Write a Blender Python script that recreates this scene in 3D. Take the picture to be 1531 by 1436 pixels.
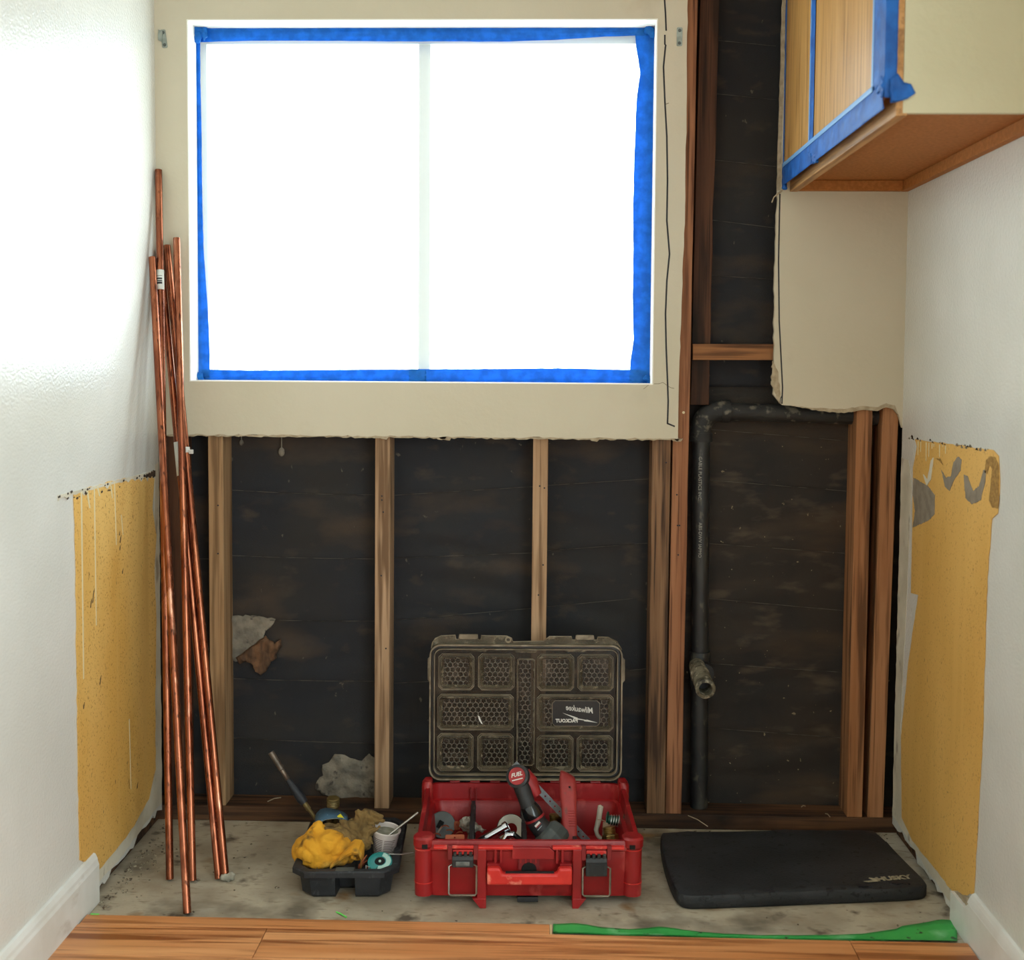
import bpy, bmesh, math, random
from mathutils import Vector, Matrix, noise
from mathutils.geometry import delaunay_2d_cdt
for o in list(bpy.data.objects): bpy.data.objects.remove(o)
scene = bpy.context.scene; COL = scene.collection
rnd = random.Random(7); PI = math.pi

# ------------------------------------------------------------------ camera
F, YAW, PITCH, ROLL, SHY, CAMH, DIST = 1798.54, .0304, .0568, .0070, -70.74, 1.1839, 3.0125
_f = Vector((-math.sin(YAW)*math.cos(PITCH), math.cos(YAW)*math.cos(PITCH), -math.sin(PITCH)))
_r = Vector((math.cos(YAW), math.sin(YAW), 0)); _u = _r.cross(_f)
_r, _u = math.cos(ROLL)*_r+math.sin(ROLL)*_u, -math.sin(ROLL)*_r+math.cos(ROLL)*_u
CAM = Vector((0, -DIST, CAMH))
cd = bpy.data.cameras.new('camera'); cam = bpy.data.objects.new('camera', cd); COL.objects.link(cam)
cam.matrix_world = Matrix(((_r.x, _u.x, -_f.x, CAM.x), (_r.y, _u.y, -_f.y, CAM.y), (_r.z, _u.z, -_f.z, CAM.z), (0, 0, 0, 1)))
cd.sensor_fit = 'HORIZONTAL'; cd.sensor_width = 36; cd.lens = F/1531*36; cd.shift_y = SHY/1531
cd.clip_start = .05; cd.clip_end = 200
cd.dof.use_dof = True; cd.dof.focus_distance = 2.85; cd.dof.aperture_fstop = 3.2
scene.camera = cam
def _on(ax, v, x, y):
    d = _f*F+_r*(x-765.5)-_u*(y-718-SHY); t = (v-CAM[ax])/d[ax]; return CAM+d*t
def ax_(X, x, y): return _on(0, X, x, y)      # point on the plane X = const
def ay_(Y, x, y): return _on(1, Y, x, y)
def az_(Z, x, y): return _on(2, Z, x, y)

# ------------------------------------------------------------------ world, lights, exposure
XL, XR, CEIL, REAR = -.9876, .8783, 2.44, -5.6
WX0, WX1, WZ0, WZ1 = -.9055, .2585, 1.1362, 2.0323          # window opening in the back wall
RY0, RY1, RZ0, RZ1 = -5.20, -2.00, .10, 2.15                # added window, unseen in the right wall behind the camera, for fill light
SKY = 7.4
w = bpy.data.worlds.new('overcast_sky'); scene.world = w; w.use_nodes = True
wn = w.node_tree; wn.nodes.clear()
wo = wn.nodes.new('ShaderNodeOutputWorld'); wb = wn.nodes.new('ShaderNodeBackground')
wb.inputs[0].default_value = (.87, .95, 1.0, 1); wb.inputs[1].default_value = SKY
wn.links.new(wb.outputs[0], wo.inputs[0])
def portal(name, loc, sx, sz, rot):
    l = bpy.data.lights.new(name, 'AREA'); l.shape = 'RECTANGLE'; l.size = sx; l.size_y = sz; l.cycles.is_portal = True
    o = bpy.data.objects.new(name, l); COL.objects.link(o); o.location = loc; o.rotation_euler = rot
portal('window_portal', ((WX0+WX1)/2, .17, (WZ0+WZ1)/2), WX1-WX0, WZ1-WZ0, (-PI/2, 0, 0))
portal('added_window_portal', (XR+.14, (RY0+RY1)/2, (RZ0+RZ1)/2), RY1-RY0, RZ1-RZ0, (PI/2, 0, PI/2))
vs = scene.view_settings; vs.view_transform = 'Standard'; vs.look = 'None'; vs.gamma = 1; vs.exposure = 0.0
vs.use_curve_mapping = False

# ------------------------------------------------------------------ helpers: materials
def lin(c):
    if isinstance(c, str):
        c = c.lstrip('#'); c = [int(c[i:i+2], 16)/255 for i in (0, 2, 4)]
    return tuple((x/12.92 if x <= .04045 else ((x+.055)/1.055)**2.4) for x in c)+(1,)
MATS = {}
def M(name, c1, c2=None, rough=.6, metal=0, scale=12, stretch=(1, 1, 1), ramp=(.35, .65), bump=0, bscale=60, bdet=3,
      spec=.5, alpha=1, spots=(), rvar=0, detail=5, dist=0, trans=0, perobj=False, coat=0, bstretch=(1, 1, 1)):
    """principled material: noise between two colours, stains on top, noise relief"""
    m = bpy.data.materials.new(name); m.use_nodes = True; MATS[name] = m
    nt = m.node_tree; N = nt.nodes; L = nt.links; b = N['Principled BSDF']; out = N['Material Output']
    tc = N.new('ShaderNodeTexCoord'); co = tc.outputs['Object']
    if perobj:
        oi = N.new('ShaderNodeObjectInfo'); va = N.new('ShaderNodeVectorMath'); va.operation = 'MULTIPLY_ADD'
        cx = N.new('ShaderNodeCombineXYZ')
        for k in range(3): L.new(oi.outputs['Random'], cx.inputs[k])
        va.inputs[1].default_value = (37, 19, 53); L.new(cx.outputs[0], va.inputs[0]); L.new(co, va.inputs[2]); co = va.outputs[0]
    def nz(sc, st, det, d=0):
        mp = N.new('ShaderNodeMapping'); mp.inputs['Scale'].default_value = st; L.new(co, mp.inputs[0])
        n = N.new('ShaderNodeTexNoise'); n.inputs['Scale'].default_value = sc; n.inputs['Detail'].default_value = det
        n.inputs['Distortion'].default_value = d; L.new(mp.outputs[0], n.inputs['Vector']); return n.outputs['Fac']
    def rmp(s, a, z):
        r = N.new('ShaderNodeMapRange'); r.inputs[1].default_value = a; r.inputs[2].default_value = z; L.new(s, r.inputs[0]); return r.outputs[0]
    def mix(f, a, c):
        x = N.new('ShaderNodeMix'); x.data_type = 'RGBA'; L.new(f, x.inputs[0])
        for s, i in ((a, 6), (c, 7)):
            if hasattr(s, 'links'): L.new(s, x.inputs[i])
            else: x.inputs[i].default_value = s
        return x.outputs[2]
    col = lin(c1)
    if c2 is not None: col = mix(rmp(nz(scale, stretch, detail, dist), .5+(ramp[0]-.5)*.75, .5+(ramp[1]-.5)*.75), lin(c1), lin(c2))
    for s in spots:      # (colour, scale, stretch, low, high)
        col = mix(rmp(nz(s[1], s[2], 4), .5+(s[3]-.5)*.62, .5+(s[4]-.5)*.62), col, lin(s[0]))
    if hasattr(col, 'links'): L.new(col, b.inputs['Base Color'])
    else: b.inputs['Base Color'].default_value = col
    b.inputs['Roughness'].default_value = rough; b.inputs['Metallic'].default_value = metal
    b.inputs['Specular IOR Level'].default_value = spec; b.inputs['Alpha'].default_value = alpha
    b.inputs['Coat Weight'].default_value = coat; b.inputs['Coat Roughness'].default_value = .25
    if rvar:
        r = N.new('ShaderNodeMapRange'); r.inputs[3].default_value = rough-rvar; r.inputs[4].default_value = rough+rvar
        L.new(nz(scale*1.7, stretch, 4), r.inputs[0]); L.new(r.outputs[0], b.inputs['Roughness'])
    if bump:
        bm_ = N.new('ShaderNodeBump'); bm_.inputs['Strength'].default_value = 1; bm_.inputs['Distance'].default_value = bump
        L.new(nz(bscale, bstretch, bdet), bm_.inputs['Height']); L.new(bm_.outputs[0], b.inputs['Normal'])
    if trans:
        t = N.new('ShaderNodeBsdfTranslucent'); ms = N.new('ShaderNodeMixShader'); ms.inputs[0].default_value = trans
        if hasattr(col, 'links'): L.new(col, t.inputs[0])
        else: t.inputs[0].default_value = col
        L.new(b.outputs[0], ms.inputs[1]); L.new(t.outputs[0], ms.inputs[2]); L.new(ms.outputs[0], out.inputs[0])
    return m
def wood(name, c1, c2, dark, axis='z', rough=.75, knots=True, fine=1.0, spec=.3, spots=(), bump=.0006, coat=0):
    st = {'z': (1, 1, .05), 'x': (.05, 1, 1), 'y': (1, .05, 1)}[axis]
    sl = {'z': (1, 1, .02), 'x': (.02, 1, 1), 'y': (1, .02, 1)}[axis]
    sp = [(dark, 45*fine, st, .50, .72), (dark, 140*fine, sl, .56, .8)]+list(spots)
    return M(name, c1, c2, rough=rough, scale=28*fine, stretch=st, ramp=(.3, .7), spots=sp, bump=bump, bscale=190*fine, bstretch=sl, perobj=True, dist=.6, spec=spec, coat=coat)

# ------------------------------------------------------------------ helpers: meshes
class MB:
    def __init__(s): s.v = []; s.f = []
    def add(s, vs_, fs):
        n = len(s.v); s.v += [tuple(p) for p in vs_]; s.f += [tuple(i+n for i in f) for f in fs]; return s
    def box(s, c, d, R=None):
        h = [x/2 for x in d]; P = [Vector((i*h[0], j*h[1], k*h[2])) for i in (-1, 1) for j in (-1, 1) for k in (-1, 1)]
        if R: P = [R @ p for p in P]
        c = Vector(c)
        return s.add([p+c for p in P], [(0, 1, 3, 2), (4, 6, 7, 5), (0, 4, 5, 1), (2, 3, 7, 6), (0, 2, 6, 4), (1, 5, 7, 3)])
    def bb(s, x0, x1, y0, y1, z0, z1): return s.box(((x0+x1)/2, (y0+y1)/2, (z0+z1)/2), (x1-x0, y1-y0, z1-z0))
    def loft(s, rings, cap0=True, cap1=True, close=True):
        n = len(rings[0]); vs_ = [p for r in rings for p in r]; fs = []
        for k in range(len(rings)-1):
            for i in range(n if close else n-1):
                j = (i+1) % n; fs.append((k*n+i, k*n+j, (k+1)*n+j, (k+1)*n+i))
        if cap0: fs.append(tuple(range(n-1, -1, -1)))
        if cap1: fs.append(tuple((len(rings)-1)*n+i for i in range(n)))
        return s.add(vs_, fs)
    def prism(s, pts, T, t0, t1):
        """pts: 2-D outline; T(u, v, w) -> 3-D; extruded from w=t0 to t1"""
        return s.loft([[T(u, v, t0) for u, v in pts], [T(u, v, t1) for u, v in pts]])
    def ring(s, po, pi, T, t0, t1):
        return s.loft([[T(u, v, t) for u, v in p] for p, t in ((po, t0), (po, t1), (pi, t1), (pi, t0), (po, t0))], False, False)
    def tube(s, pts, r, n=10, cap=True):
        pts = [Vector(p) for p in pts]; rr_ = r if isinstance(r, (list, tuple)) else [r]*len(pts); rings = []; up = None
        for i, p in enumerate(pts):
            t = (pts[min(i+1, len(pts)-1)]-pts[max(i-1, 0)]).normalized()
            if up is None:
                up = Vector((0, 0, 1)) if abs(t.z) < .9 else Vector((1, 0, 0))
            a = (up-t*up.dot(t)).normalized(); b = t.cross(a); up = a
            rings.append([p+(a*math.cos(2*PI*k/n)+b*math.sin(2*PI*k/n))*rr_[i] for k in range(n)])
        return s.loft(rings, cap, cap)
    def lathe(s, prof, O=(0, 0, 0), A=(0, 0, 1), n=24, caps=True):
        """prof: (radius, height along A)"""
        A = Vector(A).normalized(); up = Vector((0, 0, 1)) if abs(A.z) < .9 else Vector((1, 0, 0))
        a = (up-A*up.dot(A)).normalized(); b = A.cross(a); O = Vector(O)
        return s.loft([[O+A*h+(a*math.cos(2*PI*k/n)+b*math.sin(2*PI*k/n))*r for k in range(n)] for r, h in prof], caps, caps)
    def grid(s, fn, nu, nv, thick=None):
        vs_ = [fn(i/nu, j/nv) for j in range(nv+1) for i in range(nu+1)]
        fs = [(j*(nu+1)+i, j*(nu+1)+i+1, (j+1)*(nu+1)+i+1, (j+1)*(nu+1)+i) for j in range(nv) for i in range(nu)]
        return s.add(vs_, fs)
    def sphere(s, c, r, n=14, m=8, R=None):
        c = Vector(c); r = Vector(r) if isinstance(r, (tuple, list, Vector)) else Vector((r, r, r)); rings = []
        for j in range(m+1):
            th = PI*(.02+.96*j/m)
            ring = [Vector((r.x*math.sin(th)*math.cos(2*PI*k/n), r.y*math.sin(th)*math.sin(2*PI*k/n), -r.z*math.cos(th))) for k in range(n)]
            rings.append([c+(R @ p if R else p) for p in ring])
        return s.loft(rings)
def setk(o, **k):
    for a, b in k.items():
        if b is not None: o[a] = b
    return o
def obj(name, mb, mat, parent=None, smooth=False, bevel=0, seg=2, solid=0, kind=None, label=None):
    me = bpy.data.meshes.new(name); me.from_pydata(mb.v, [], mb.f)
    bm = bmesh.new(); bm.from_mesh(me); bmesh.ops.recalc_face_normals(bm, faces=bm.faces); bm.to_mesh(me); bm.free()
    me.materials.append(MATS[mat] if isinstance(mat, str) else mat)
    if smooth:
        for p in me.polygons: p.use_smooth = True
        try: me.set_sharp_from_angle(angle=math.radians(smooth if smooth is not True else 40))
        except Exception: pass
    o = bpy.data.objects.new(name, me); COL.objects.link(o)
    if parent: o.parent = parent
    if solid:
        m_ = o.modifiers.new('solid', 'SOLIDIFY'); m_.thickness = solid; m_.offset = 0
    if bevel:
        m_ = o.modifiers.new('bevel', 'BEVEL'); m_.width = bevel; m_.segments = seg; m_.limit_method = 'ANGLE'; m_.angle_limit = math.radians(35)
    return setk(o, kind=kind, label=label)
def thing(name, label, cat, loc=(0, 0, 0), rz=0, group=None):
    o = bpy.data.objects.new(name, None); COL.objects.link(o); o.location = loc; o.rotation_euler = (0, 0, rz); o.empty_display_size = .05
    return setk(o, label=label, category=cat, group=group)
def tag(o, label, cat, group=None): return setk(o, label=label, category=cat, group=group)
def struct(name):
    o = bpy.data.objects.new(name, None); COL.objects.link(o); o.empty_display_size = .05; o['kind'] = 'structure'; return o
def rr(w_, d_, r, n=5, cx=0, cy=0):
    out = []
    for (sx, sy, a0) in ((1, 1, 0), (-1, 1, PI/2), (-1, -1, PI), (1, -1, 1.5*PI)):
        for k in range(n+1):
            a = a0+PI/2*k/n; out.append((cx+sx*(w_/2-r)+r*math.cos(a), cy+sy*(d_/2-r)+r*math.sin(a)))
    return out
def octo(x0, x1, y0, y1, c): return [(x0+c, y0), (x1-c, y0), (x1, y0+c), (x1, y1-c), (x1-c, y1), (x0+c, y1), (x0, y1-c), (x0, y0+c)]
def jag(pts, step, amp, seed=1, close=True, skip=()):
    """subdivide an outline and make its edges ragged"""
    R_ = random.Random(seed); out = []; n = len(pts)
    for i in range(n if close else n-1):
        a = Vector(pts[i]); b = Vector(pts[(i+1) % n]); L_ = (b-a).length; out.append(tuple(a))
        if i in skip: continue
        k = max(1, int(L_/step)); d = (b-a)/max(L_, 1e-9); nn = Vector((-d.y, d.x))
        for j in range(1, k):
            out.append(tuple(a+(b-a)*(j+R_.uniform(-.3, .3))/k+nn*R_.uniform(-amp, amp)))
    if not close: out.append(tuple(pts[-1]))
    return out
def inside(p, poly):
    c = False; n = len(poly)
    for i in range(n):
        a, b = poly[i], poly[i-1]
        if (a[1] > p[1]) != (b[1] > p[1]) and p[0] < (b[0]-a[0])*(p[1]-a[1])/(b[1]-a[1])+a[0]: c = not c
    return c
def relief(poly, T, depth, amp, step, fr, seed=0):
    """lumpy raised patch over a 2-D outline; T(u, v, w)"""
    us = [p[0] for p in poly]; vs_ = [p[1] for p in poly]; pts = [Vector(p) for p in poly]; n = len(pts); R_ = random.Random(seed)
    u = min(us)
    while u < max(us):
        v = min(vs_)
        while v < max(vs_):
            q = (u+R_.uniform(-.3, .3)*step, v+R_.uniform(-.3, .3)*step)
            if inside(q, poly): pts.append(Vector(q))
            v += step
        u += step
    r = delaunay_2d_cdt(pts, [(i, (i+1) % n) for i in range(n)], [], 1, 1e-6)
    vv, ff = r[0], r[2]; mb = MB(); V = []
    orig = r[3]
    for i, p in enumerate(vv):
        edge = any(k < n for k in orig[i]) or not orig[i]
        h = 0 if edge else depth+amp*noise.fractal(Vector((p.x*fr, p.y*fr, seed*3.7)), 1, 2, 4)
        V.append(T(p.x, p.y, h))
    mb.add(V, [tuple(f) for f in ff]); return mb
def text_mesh(name, body, size, T, mat, parent, shear=0, depth=.0004, bold=0, spacing=1.0):
    """flat lettering; T(u, v, w) maps the centred text plane into the parent's space"""
    cu = bpy.data.curves.new(name, 'FONT'); cu.body = body; cu.size = size; cu.align_x = 'CENTER'; cu.align_y = 'CENTER'; cu.shear = shear
    cu.extrude = depth; cu.offset = bold; cu.space_character = spacing; cu.resolution_u = 2
    t = bpy.data.objects.new(name, cu); COL.objects.link(t); dg = bpy.context.evaluated_depsgraph_get()
    me = bpy.data.meshes.new_from_object(t.evaluated_get(dg)); bpy.data.objects.remove(t); bpy.data.curves.remove(cu)
    for v in me.vertices: v.co = T(*v.co)
    me.materials.clear(); me.materials.append(MATS[mat]); me.name = name
    o = bpy.data.objects.new(name, me); COL.objects.link(o); o.parent = parent; return o
def blob(name, balls, mat, parent=None, voxel=.004, amp=.003, fr=60, fold=0, ffr=30, sm=6, seed=0):
    """soft cloth form: ellipsoids fused into one skin, then creased"""
    mb = MB()
    for b in balls: mb.sphere(b[0], b[1], 16, 10, b[2] if len(b) > 2 else None)
    o = obj(name, mb, mat); m_ = o.modifiers.new('r', 'REMESH'); m_.mode = 'VOXEL'; m_.voxel_size = voxel
    m_ = o.modifiers.new('s', 'SMOOTH'); m_.iterations = sm; m_.factor = .5
    dg = bpy.context.evaluated_depsgraph_get(); me = bpy.data.meshes.new_from_object(o.evaluated_get(dg)); old = o.data
    o.modifiers.clear(); o.data = me; bpy.data.meshes.remove(old); me.name = name
    nn = [v.normal.copy() for v in me.vertices]
    for v, q in zip(me.vertices, nn):
        p = v.co; d = amp*noise.fractal(p*fr+Vector((seed*7.1, 0, 0)), 1, 2, 3)
        if fold: d -= fold*max(0, 1-abs(noise.noise(p*ffr+Vector((seed*3.3, 5, 1))))*5)
        v.co = p+q*d
    for p in me.polygons: p.use_smooth = True
    if not me.materials: me.materials.append(MATS[mat])
    if parent: o.parent = parent
    return o
V3 = lambda x, y, z: Vector((x, y, z))

# ------------------------------------------------------------------ materials of the place
M('paint_side', '#dddcd5', '#d5d4cc', rough=.2, scale=3, bump=.0011, bscale=170, bdet=2, spec=.5)
M('paint_back', '#c9c0aa', '#c2b9a1', rough=.55, scale=2.2, bump=.0006, bscale=70, bdet=3, spots=[('#b9ad93', 6, (1, 1, 1), .72, .95)])  # same paint as the sides; its dimmer, warmer light is in the colour
M('gypsum', '#b5a68c', '#9c8c72', rough=.95, scale=60, bump=.001, bscale=200)
M('bare_board', '#d2cab6', '#c0b7a2', rough=.9, scale=9, bump=.0008, bscale=120, spots=[('#9d9282', 30, (1, 1, .5), .66, .85)])
M('old_yellow', '#e6bb6c', '#dba954', rough=.6, scale=4, stretch=(1, 1, .4), bump=.0011, bscale=210, bdet=2,
  spots=[('#b07c34', 190, (1, 1, 1), .62, .8), ('#6d4c22', 34, (1, 2.5, 1), .83, .9), ('#ddb062', 14, (1, 1, .05), .62, .8)])
M('old_yellow_flat', '#deb060', '#d3a352', rough=.62, scale=5, stretch=(1, 1, .3), bump=.0005, bscale=240,
  spots=[('#b98a44', 190, (1, 1, 1), .64, .8), ('#6d4c22', 36, (1, 2.5, 1), .85, .92), ('#dcae5e', 18, (1, 1, .05), .6, .8)])
M('torn_paper', '#8f8474', '#7f7464', rough=.95, scale=40, bump=.0006, bscale=200)
M('adhesive', '#a88242', '#8b6833', rough=.9, scale=120, bump=.0015, bscale=300)
M('drip', '#dccfa6', rough=.5)
M('dark_brown', '#2b2018', '#4a3a2c', rough=.95, scale=60, bump=.002, bscale=120)  # dark brown of chips, gouges and the hole's painted shade
M('felt', '#232428', '#292726', rough=.72, scale=5, bump=.0007, bscale=500, spec=.3,
  spots=[('#40352c', 4, (1, 1, 2.2), .55, .8), ('#5b544a', 55, (1, 1, .7), .86, .92), ('#3b342e', 11, (1, 1, 2), .66, .85)])
M('felt_dusty', '#262423', '#302a25', rough=.75, scale=5, bump=.0009, bscale=400, spec=.3,
  spots=[('#42362b', 5, (.6, 1, 2.2), .5, .8), ('#8a7a60', 75, (1, 1, .8), .86, .9), ('#4a4036', 13, (.7, 1, 2), .62, .85), ('#b7a888', 150, (1, 1, 1), .90, .92)])
M('felt_back', '#6b4c33', '#4a3525', rough=.95, scale=60, stretch=(1, 1, .2), bump=.001, bscale=200)
M('wire', '#5d574f', '#2d2a27', rough=.6, metal=.3, scale=20, ramp=(.4, .6))
M('mortar', '#857c6d', '#6d665a', rough=.95, scale=30, bump=.003, bscale=120, spots=[('#4b4640', 40, (1, 1, 1), .68, .78)])
wood('stud_fir', '#b89878', '#a18060', '#6f543b')
wood('stud_fir_pale', '#b08f6a', '#9c7a56', '#75593c')
wood('stud_red', '#9d6c4c', '#8a5a3c', '#5c3824')
wood('stud_right', '#ac7a54', '#986641', '#64422a')
wood('stud_old', '#8d6c4f', '#6f5138', '#3d2b1f')
wood('stud_dark', '#5a3a26', '#44291b', '#2a1a12', spots=[('#1d130d', 9, (1, 1, .15), .55, .75)])
wood('plate_wood', '#6b4a31', '#4e3523', '#2b1c13', axis='x', spots=[('#1f1611', 5, (.5, 1, 1), .5, .8)])
M('concrete', '#b3a791', '#988b77', rough=.85, scale=7, bump=.0008, bscale=90,
  spots=[('#bdb7a6', 3, (.5, 1.5, 1), .55, .8), ('#6c6252', 5, (1, 1, 1), .60, .8), ('#5a4e40', 11, (1, 1, 1), .66, .82), ('#8a7d69', 60, (.5, 1.4, 1), .6, .85), ('#8b6a44', 6, (1, 1, 1), .72, .85), ('#3a3028', 45, (1, 1, 1), .82, .9)])
wood('laminate', '#e2a26c', '#cb8550', '#8c5029', axis='x', rough=.32, fine=.8, spec=.5, bump=.0001, spots=[('#cf8f5c', 16, (.12, 1, 1), .58, .8)])
M('plank_core', '#d3b183', rough=.8)
M('white_trim', '#e2e1db', '#d6d3ca', rough=.45, scale=8, bump=.0003, bscale=100, spots=[('#c3bbad', 9, (1, 1, 2), .75, .95)])
M('reveal_white', '#eeede4', rough=.6, scale=20, bump=.0004, bscale=60)
M('ceiling_paint', '#e4e1d8', rough=.8)
M('marker', '#14131a', rough=.6)
M('crack', '#6a604e', rough=.9)
M('alu', '#b9bdb6', rough=.45, metal=.3)
M('tape_blue', '#1f8ae2', '#1678cc', rough=.5, scale=40, bump=.0006, bscale=120, trans=.5, spec=.4)
M('tape_cabinet', '#1d62b4', '#184f98', rough=.55, scale=30, bump=.0012, bscale=60, spec=.3)
M('tape_highlight', '#6f9fd2', rough=.45)  # paler blue that paints the highlight along the tape edges
wood('cab_door', '#c99a5c', '#bb8a4c', '#a0733b', rough=.38, fine=1.6, spec=.5, bump=.00012)
wood('cab_rail', '#c0905a', '#b08049', '#8d6338', axis='y', rough=.5, spec=.4)
M('hardboard', '#b07034', '#a0652a', rough=.8, scale=120, bump=.0004, bscale=250)
M('cab_paint', '#c4bd9e', '#bcb596', rough=.6, scale=3, bump=.0008, bscale=90, spots=[('#b3a67e', 9, (1, 1, .5), .74, .9)])
def sheetmat():
    m = bpy.data.materials.new('plastic_film'); m.use_nodes = True; nt = m.node_tree; nt.nodes.clear(); MATS['plastic_film'] = m
    o = nt.nodes.new('ShaderNodeOutputMaterial'); a = nt.nodes.new('ShaderNodeMixShader'); t = nt.nodes.new('ShaderNodeBsdfTransparent')
    d = nt.nodes.new('ShaderNodeBsdfTranslucent'); d.inputs[0].default_value = (.95, .95, .93, 1); a.inputs[0].default_value = .155
    nt.links.new(t.outputs[0], a.inputs[1]); nt.links.new(d.outputs[0], a.inputs[2]); nt.links.new(a.outputs[0], o.inputs[0])
    m = bpy.data.materials.new('pane_glass'); m.use_nodes = True; nt = m.node_tree; nt.nodes.clear(); MATS['pane_glass'] = m
    o = nt.nodes.new('ShaderNodeOutputMaterial'); a = nt.nodes.new('ShaderNodeMixShader'); t = nt.nodes.new('ShaderNodeBsdfTransparent')
    d = nt.nodes.new('ShaderNodeBsdfGlossy'); d.inputs['Roughness'].default_value = .02; a.inputs[0].default_value = .06; t.inputs[0].default_value = (.95, .98, .97, 1)
    nt.links.new(t.outputs[0], a.inputs[1]); nt.links.new(d.outputs[0], a.inputs[2]); nt.links.new(a.outputs[0], o.inputs[0])
sheetmat()

# ------------------------------------------------------------------ floor: slab, laminate planks
fl = struct('floor'); fl['label'] = 'bare concrete slab in front of the opened wall'
obj('concrete_slab', MB().bb(XL-.15, XR+.15, REAR-.15, .13, -.08, 0), 'concrete', fl)
lam = struct('floor_laminate')
LE, LE2, LX = -.548, -.592, .012
def plank(x0, x1, y0, y1):
    e = .0007
    o = obj('plank', MB().bb(x0+e, x1-e, y0+e, y1-e, .0005, .0105), 'laminate', lam, bevel=.0006, seg=1); return o
plank(XL+.016, LX, LE2, LE)
y = LE2; row = 0
offs = [-.575, -.1, .42, -.35, .2]
while y > REAR+.05:
    y1 = max(y-.126, REAR+.03); x = XL+.016 if row else XL+.016
    cuts = sorted(c for c in [offs[row % 5]+k*1.2 for k in (-1, 0, 1)] if XL+.1 < c < XR-.1)
    xs = [XL+.004]+cuts+[XR-.014]
    for a, b in zip(xs, xs[1:]): plank(a, b, y1, y)
    y = y1; row += 1
obj('plank_end', MB().bb(LX, LX+.004, LE2, LE, .0005, .0095), 'plank_core', lam)

# ------------------------------------------------------------------ side walls
def wall_side(name, X, s):
    w_ = struct(name); T = lambda u, v, t: V3(X+s*t, u, v)
    R_ = random.Random(3 if s < 0 else 9)
    bot = [(-.46, .0)]
    y_ = -.46
    while y_ < -.03:
        bot.append((y_, .012+R_.uniform(0, .016)+(.016 if y_ > -.2 else 0))); y_ += R_.uniform(.012, .03)
    bot.append((.0, .03))
    if s < 0: pts = [(REAR, 0)]+bot+[(.0, CEIL), (REAR, CEIL)]
    else: pts = [(RY1, 0)]+bot+[(.0, CEIL), (RY1, CEIL)]
    mbw = MB().prism(pts, T, 0, .0127)
    if s > 0: mbw.bb(X, X+.0127, REAR, RY0, 0, CEIL).bb(X, X+.0127, RY0, RY1, 0, RZ0).bb(X, X+.0127, RY0, RY1, RZ1, CEIL)
    obj('wallboard', mbw, 'paint_side', w_)
    # studs and plate behind, edge of the board towards the opened corner
    a, b = sorted((X+s*.014, X+s*.10))
    obj('plate', MB().bb(a, b, REAR, .12, .001, .037), 'plate_wood', w_)
    obj('stud', MB().bb(a, b, .005, .043, .038, CEIL), 'stud_old', w_)
    a, b = sorted((X+s*.101, X+s*.125)); obj('outer_sheathing', MB().bb(a, b, REAR, .13, 0, CEIL) if s < 0 else MB().bb(a, b, RY1, .13, 0, CEIL).bb(a, b, REAR, RY0, 0, CEIL).bb(a, b, RY0, RY1, 0, RZ0).bb(a, b, RY0, RY1, RZ1, CEIL), 'felt', w_)
    return w_
wl = wall_side('wall_left', XL, -1); wr = wall_side('wall_right', XR, 1)
def skin(name, px, X, s, mat, parent, t=.0012, step=.02, amp=.003, seed=1, lift=0):
    P = [ax_(X, *p) for p in px]; q = jag([(p.y, p.z) for p in P], step, amp, seed)
    return obj(name, MB().prism(q, lambda u, v, w_: V3(X-s*w_, u, v), lift, lift+t), mat, parent)
# left: bare strip by the corner and along the floor, old yellow paint, broken top edge, drips
def strip(X, s, parent, ycut, pts, seed, name='bare_strip'):
    q = jag(pts, .02, .003, seed)
    return obj(name, MB().prism(q, lambda u, v, w_: V3(X-s*w_, u, v), 0, .0007), 'bare_board', parent)
strip(XL, -1, wl, 0, [(-.45, .03), (-.30, .03), (-.12, .046), (-.02, .05), (-.001, .05), (-.001, .93), (-.03, .925), (-.05, .6), (-.045, .25), (-.10, .15), (-.2, .10), (-.33, .075), (-.45, .06)], 5)
skin('old_paint', [(109, 736), (150, 724), (180, 717), (222, 709), (230, 716), (227, 760), (233, 800), (230, 850), (233, 930), (231, 1050), (232, 1150), (222, 1195), (200, 1235), (172, 1272), (146, 1302), (138, 1292), (118, 1286), (116, 1150), (113, 950), (112, 830)], XL, -1, 'old_yellow', wl, seed=4, amp=.0025, lift=.0006)
R_ = random.Random(11)
for x0, y0, y1, wd in ((122, 735, 1015, 1.6), (141, 728, 935, 1.3), (171, 720, 815, 1.2), (131, 732, 760, 2), (165, 720, 745, 1.5), (146, 727, 742, 1.8), (193, 1075, 1180, 1.0), (181, 770, 800, 1)):
    a, b = ax_(XL, x0-wd/2, y0), ax_(XL, x0+wd/2+1.5, y1)
    obj('paint_drip', MB().prism([(a.y, a.z), (a.y-.0045*wd, a.z), (b.y-.003*wd, b.z), (b.y, b.z)], lambda u, v, t: V3(XL+t, u, v), .0015, .0024), 'drip', wl)
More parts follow.
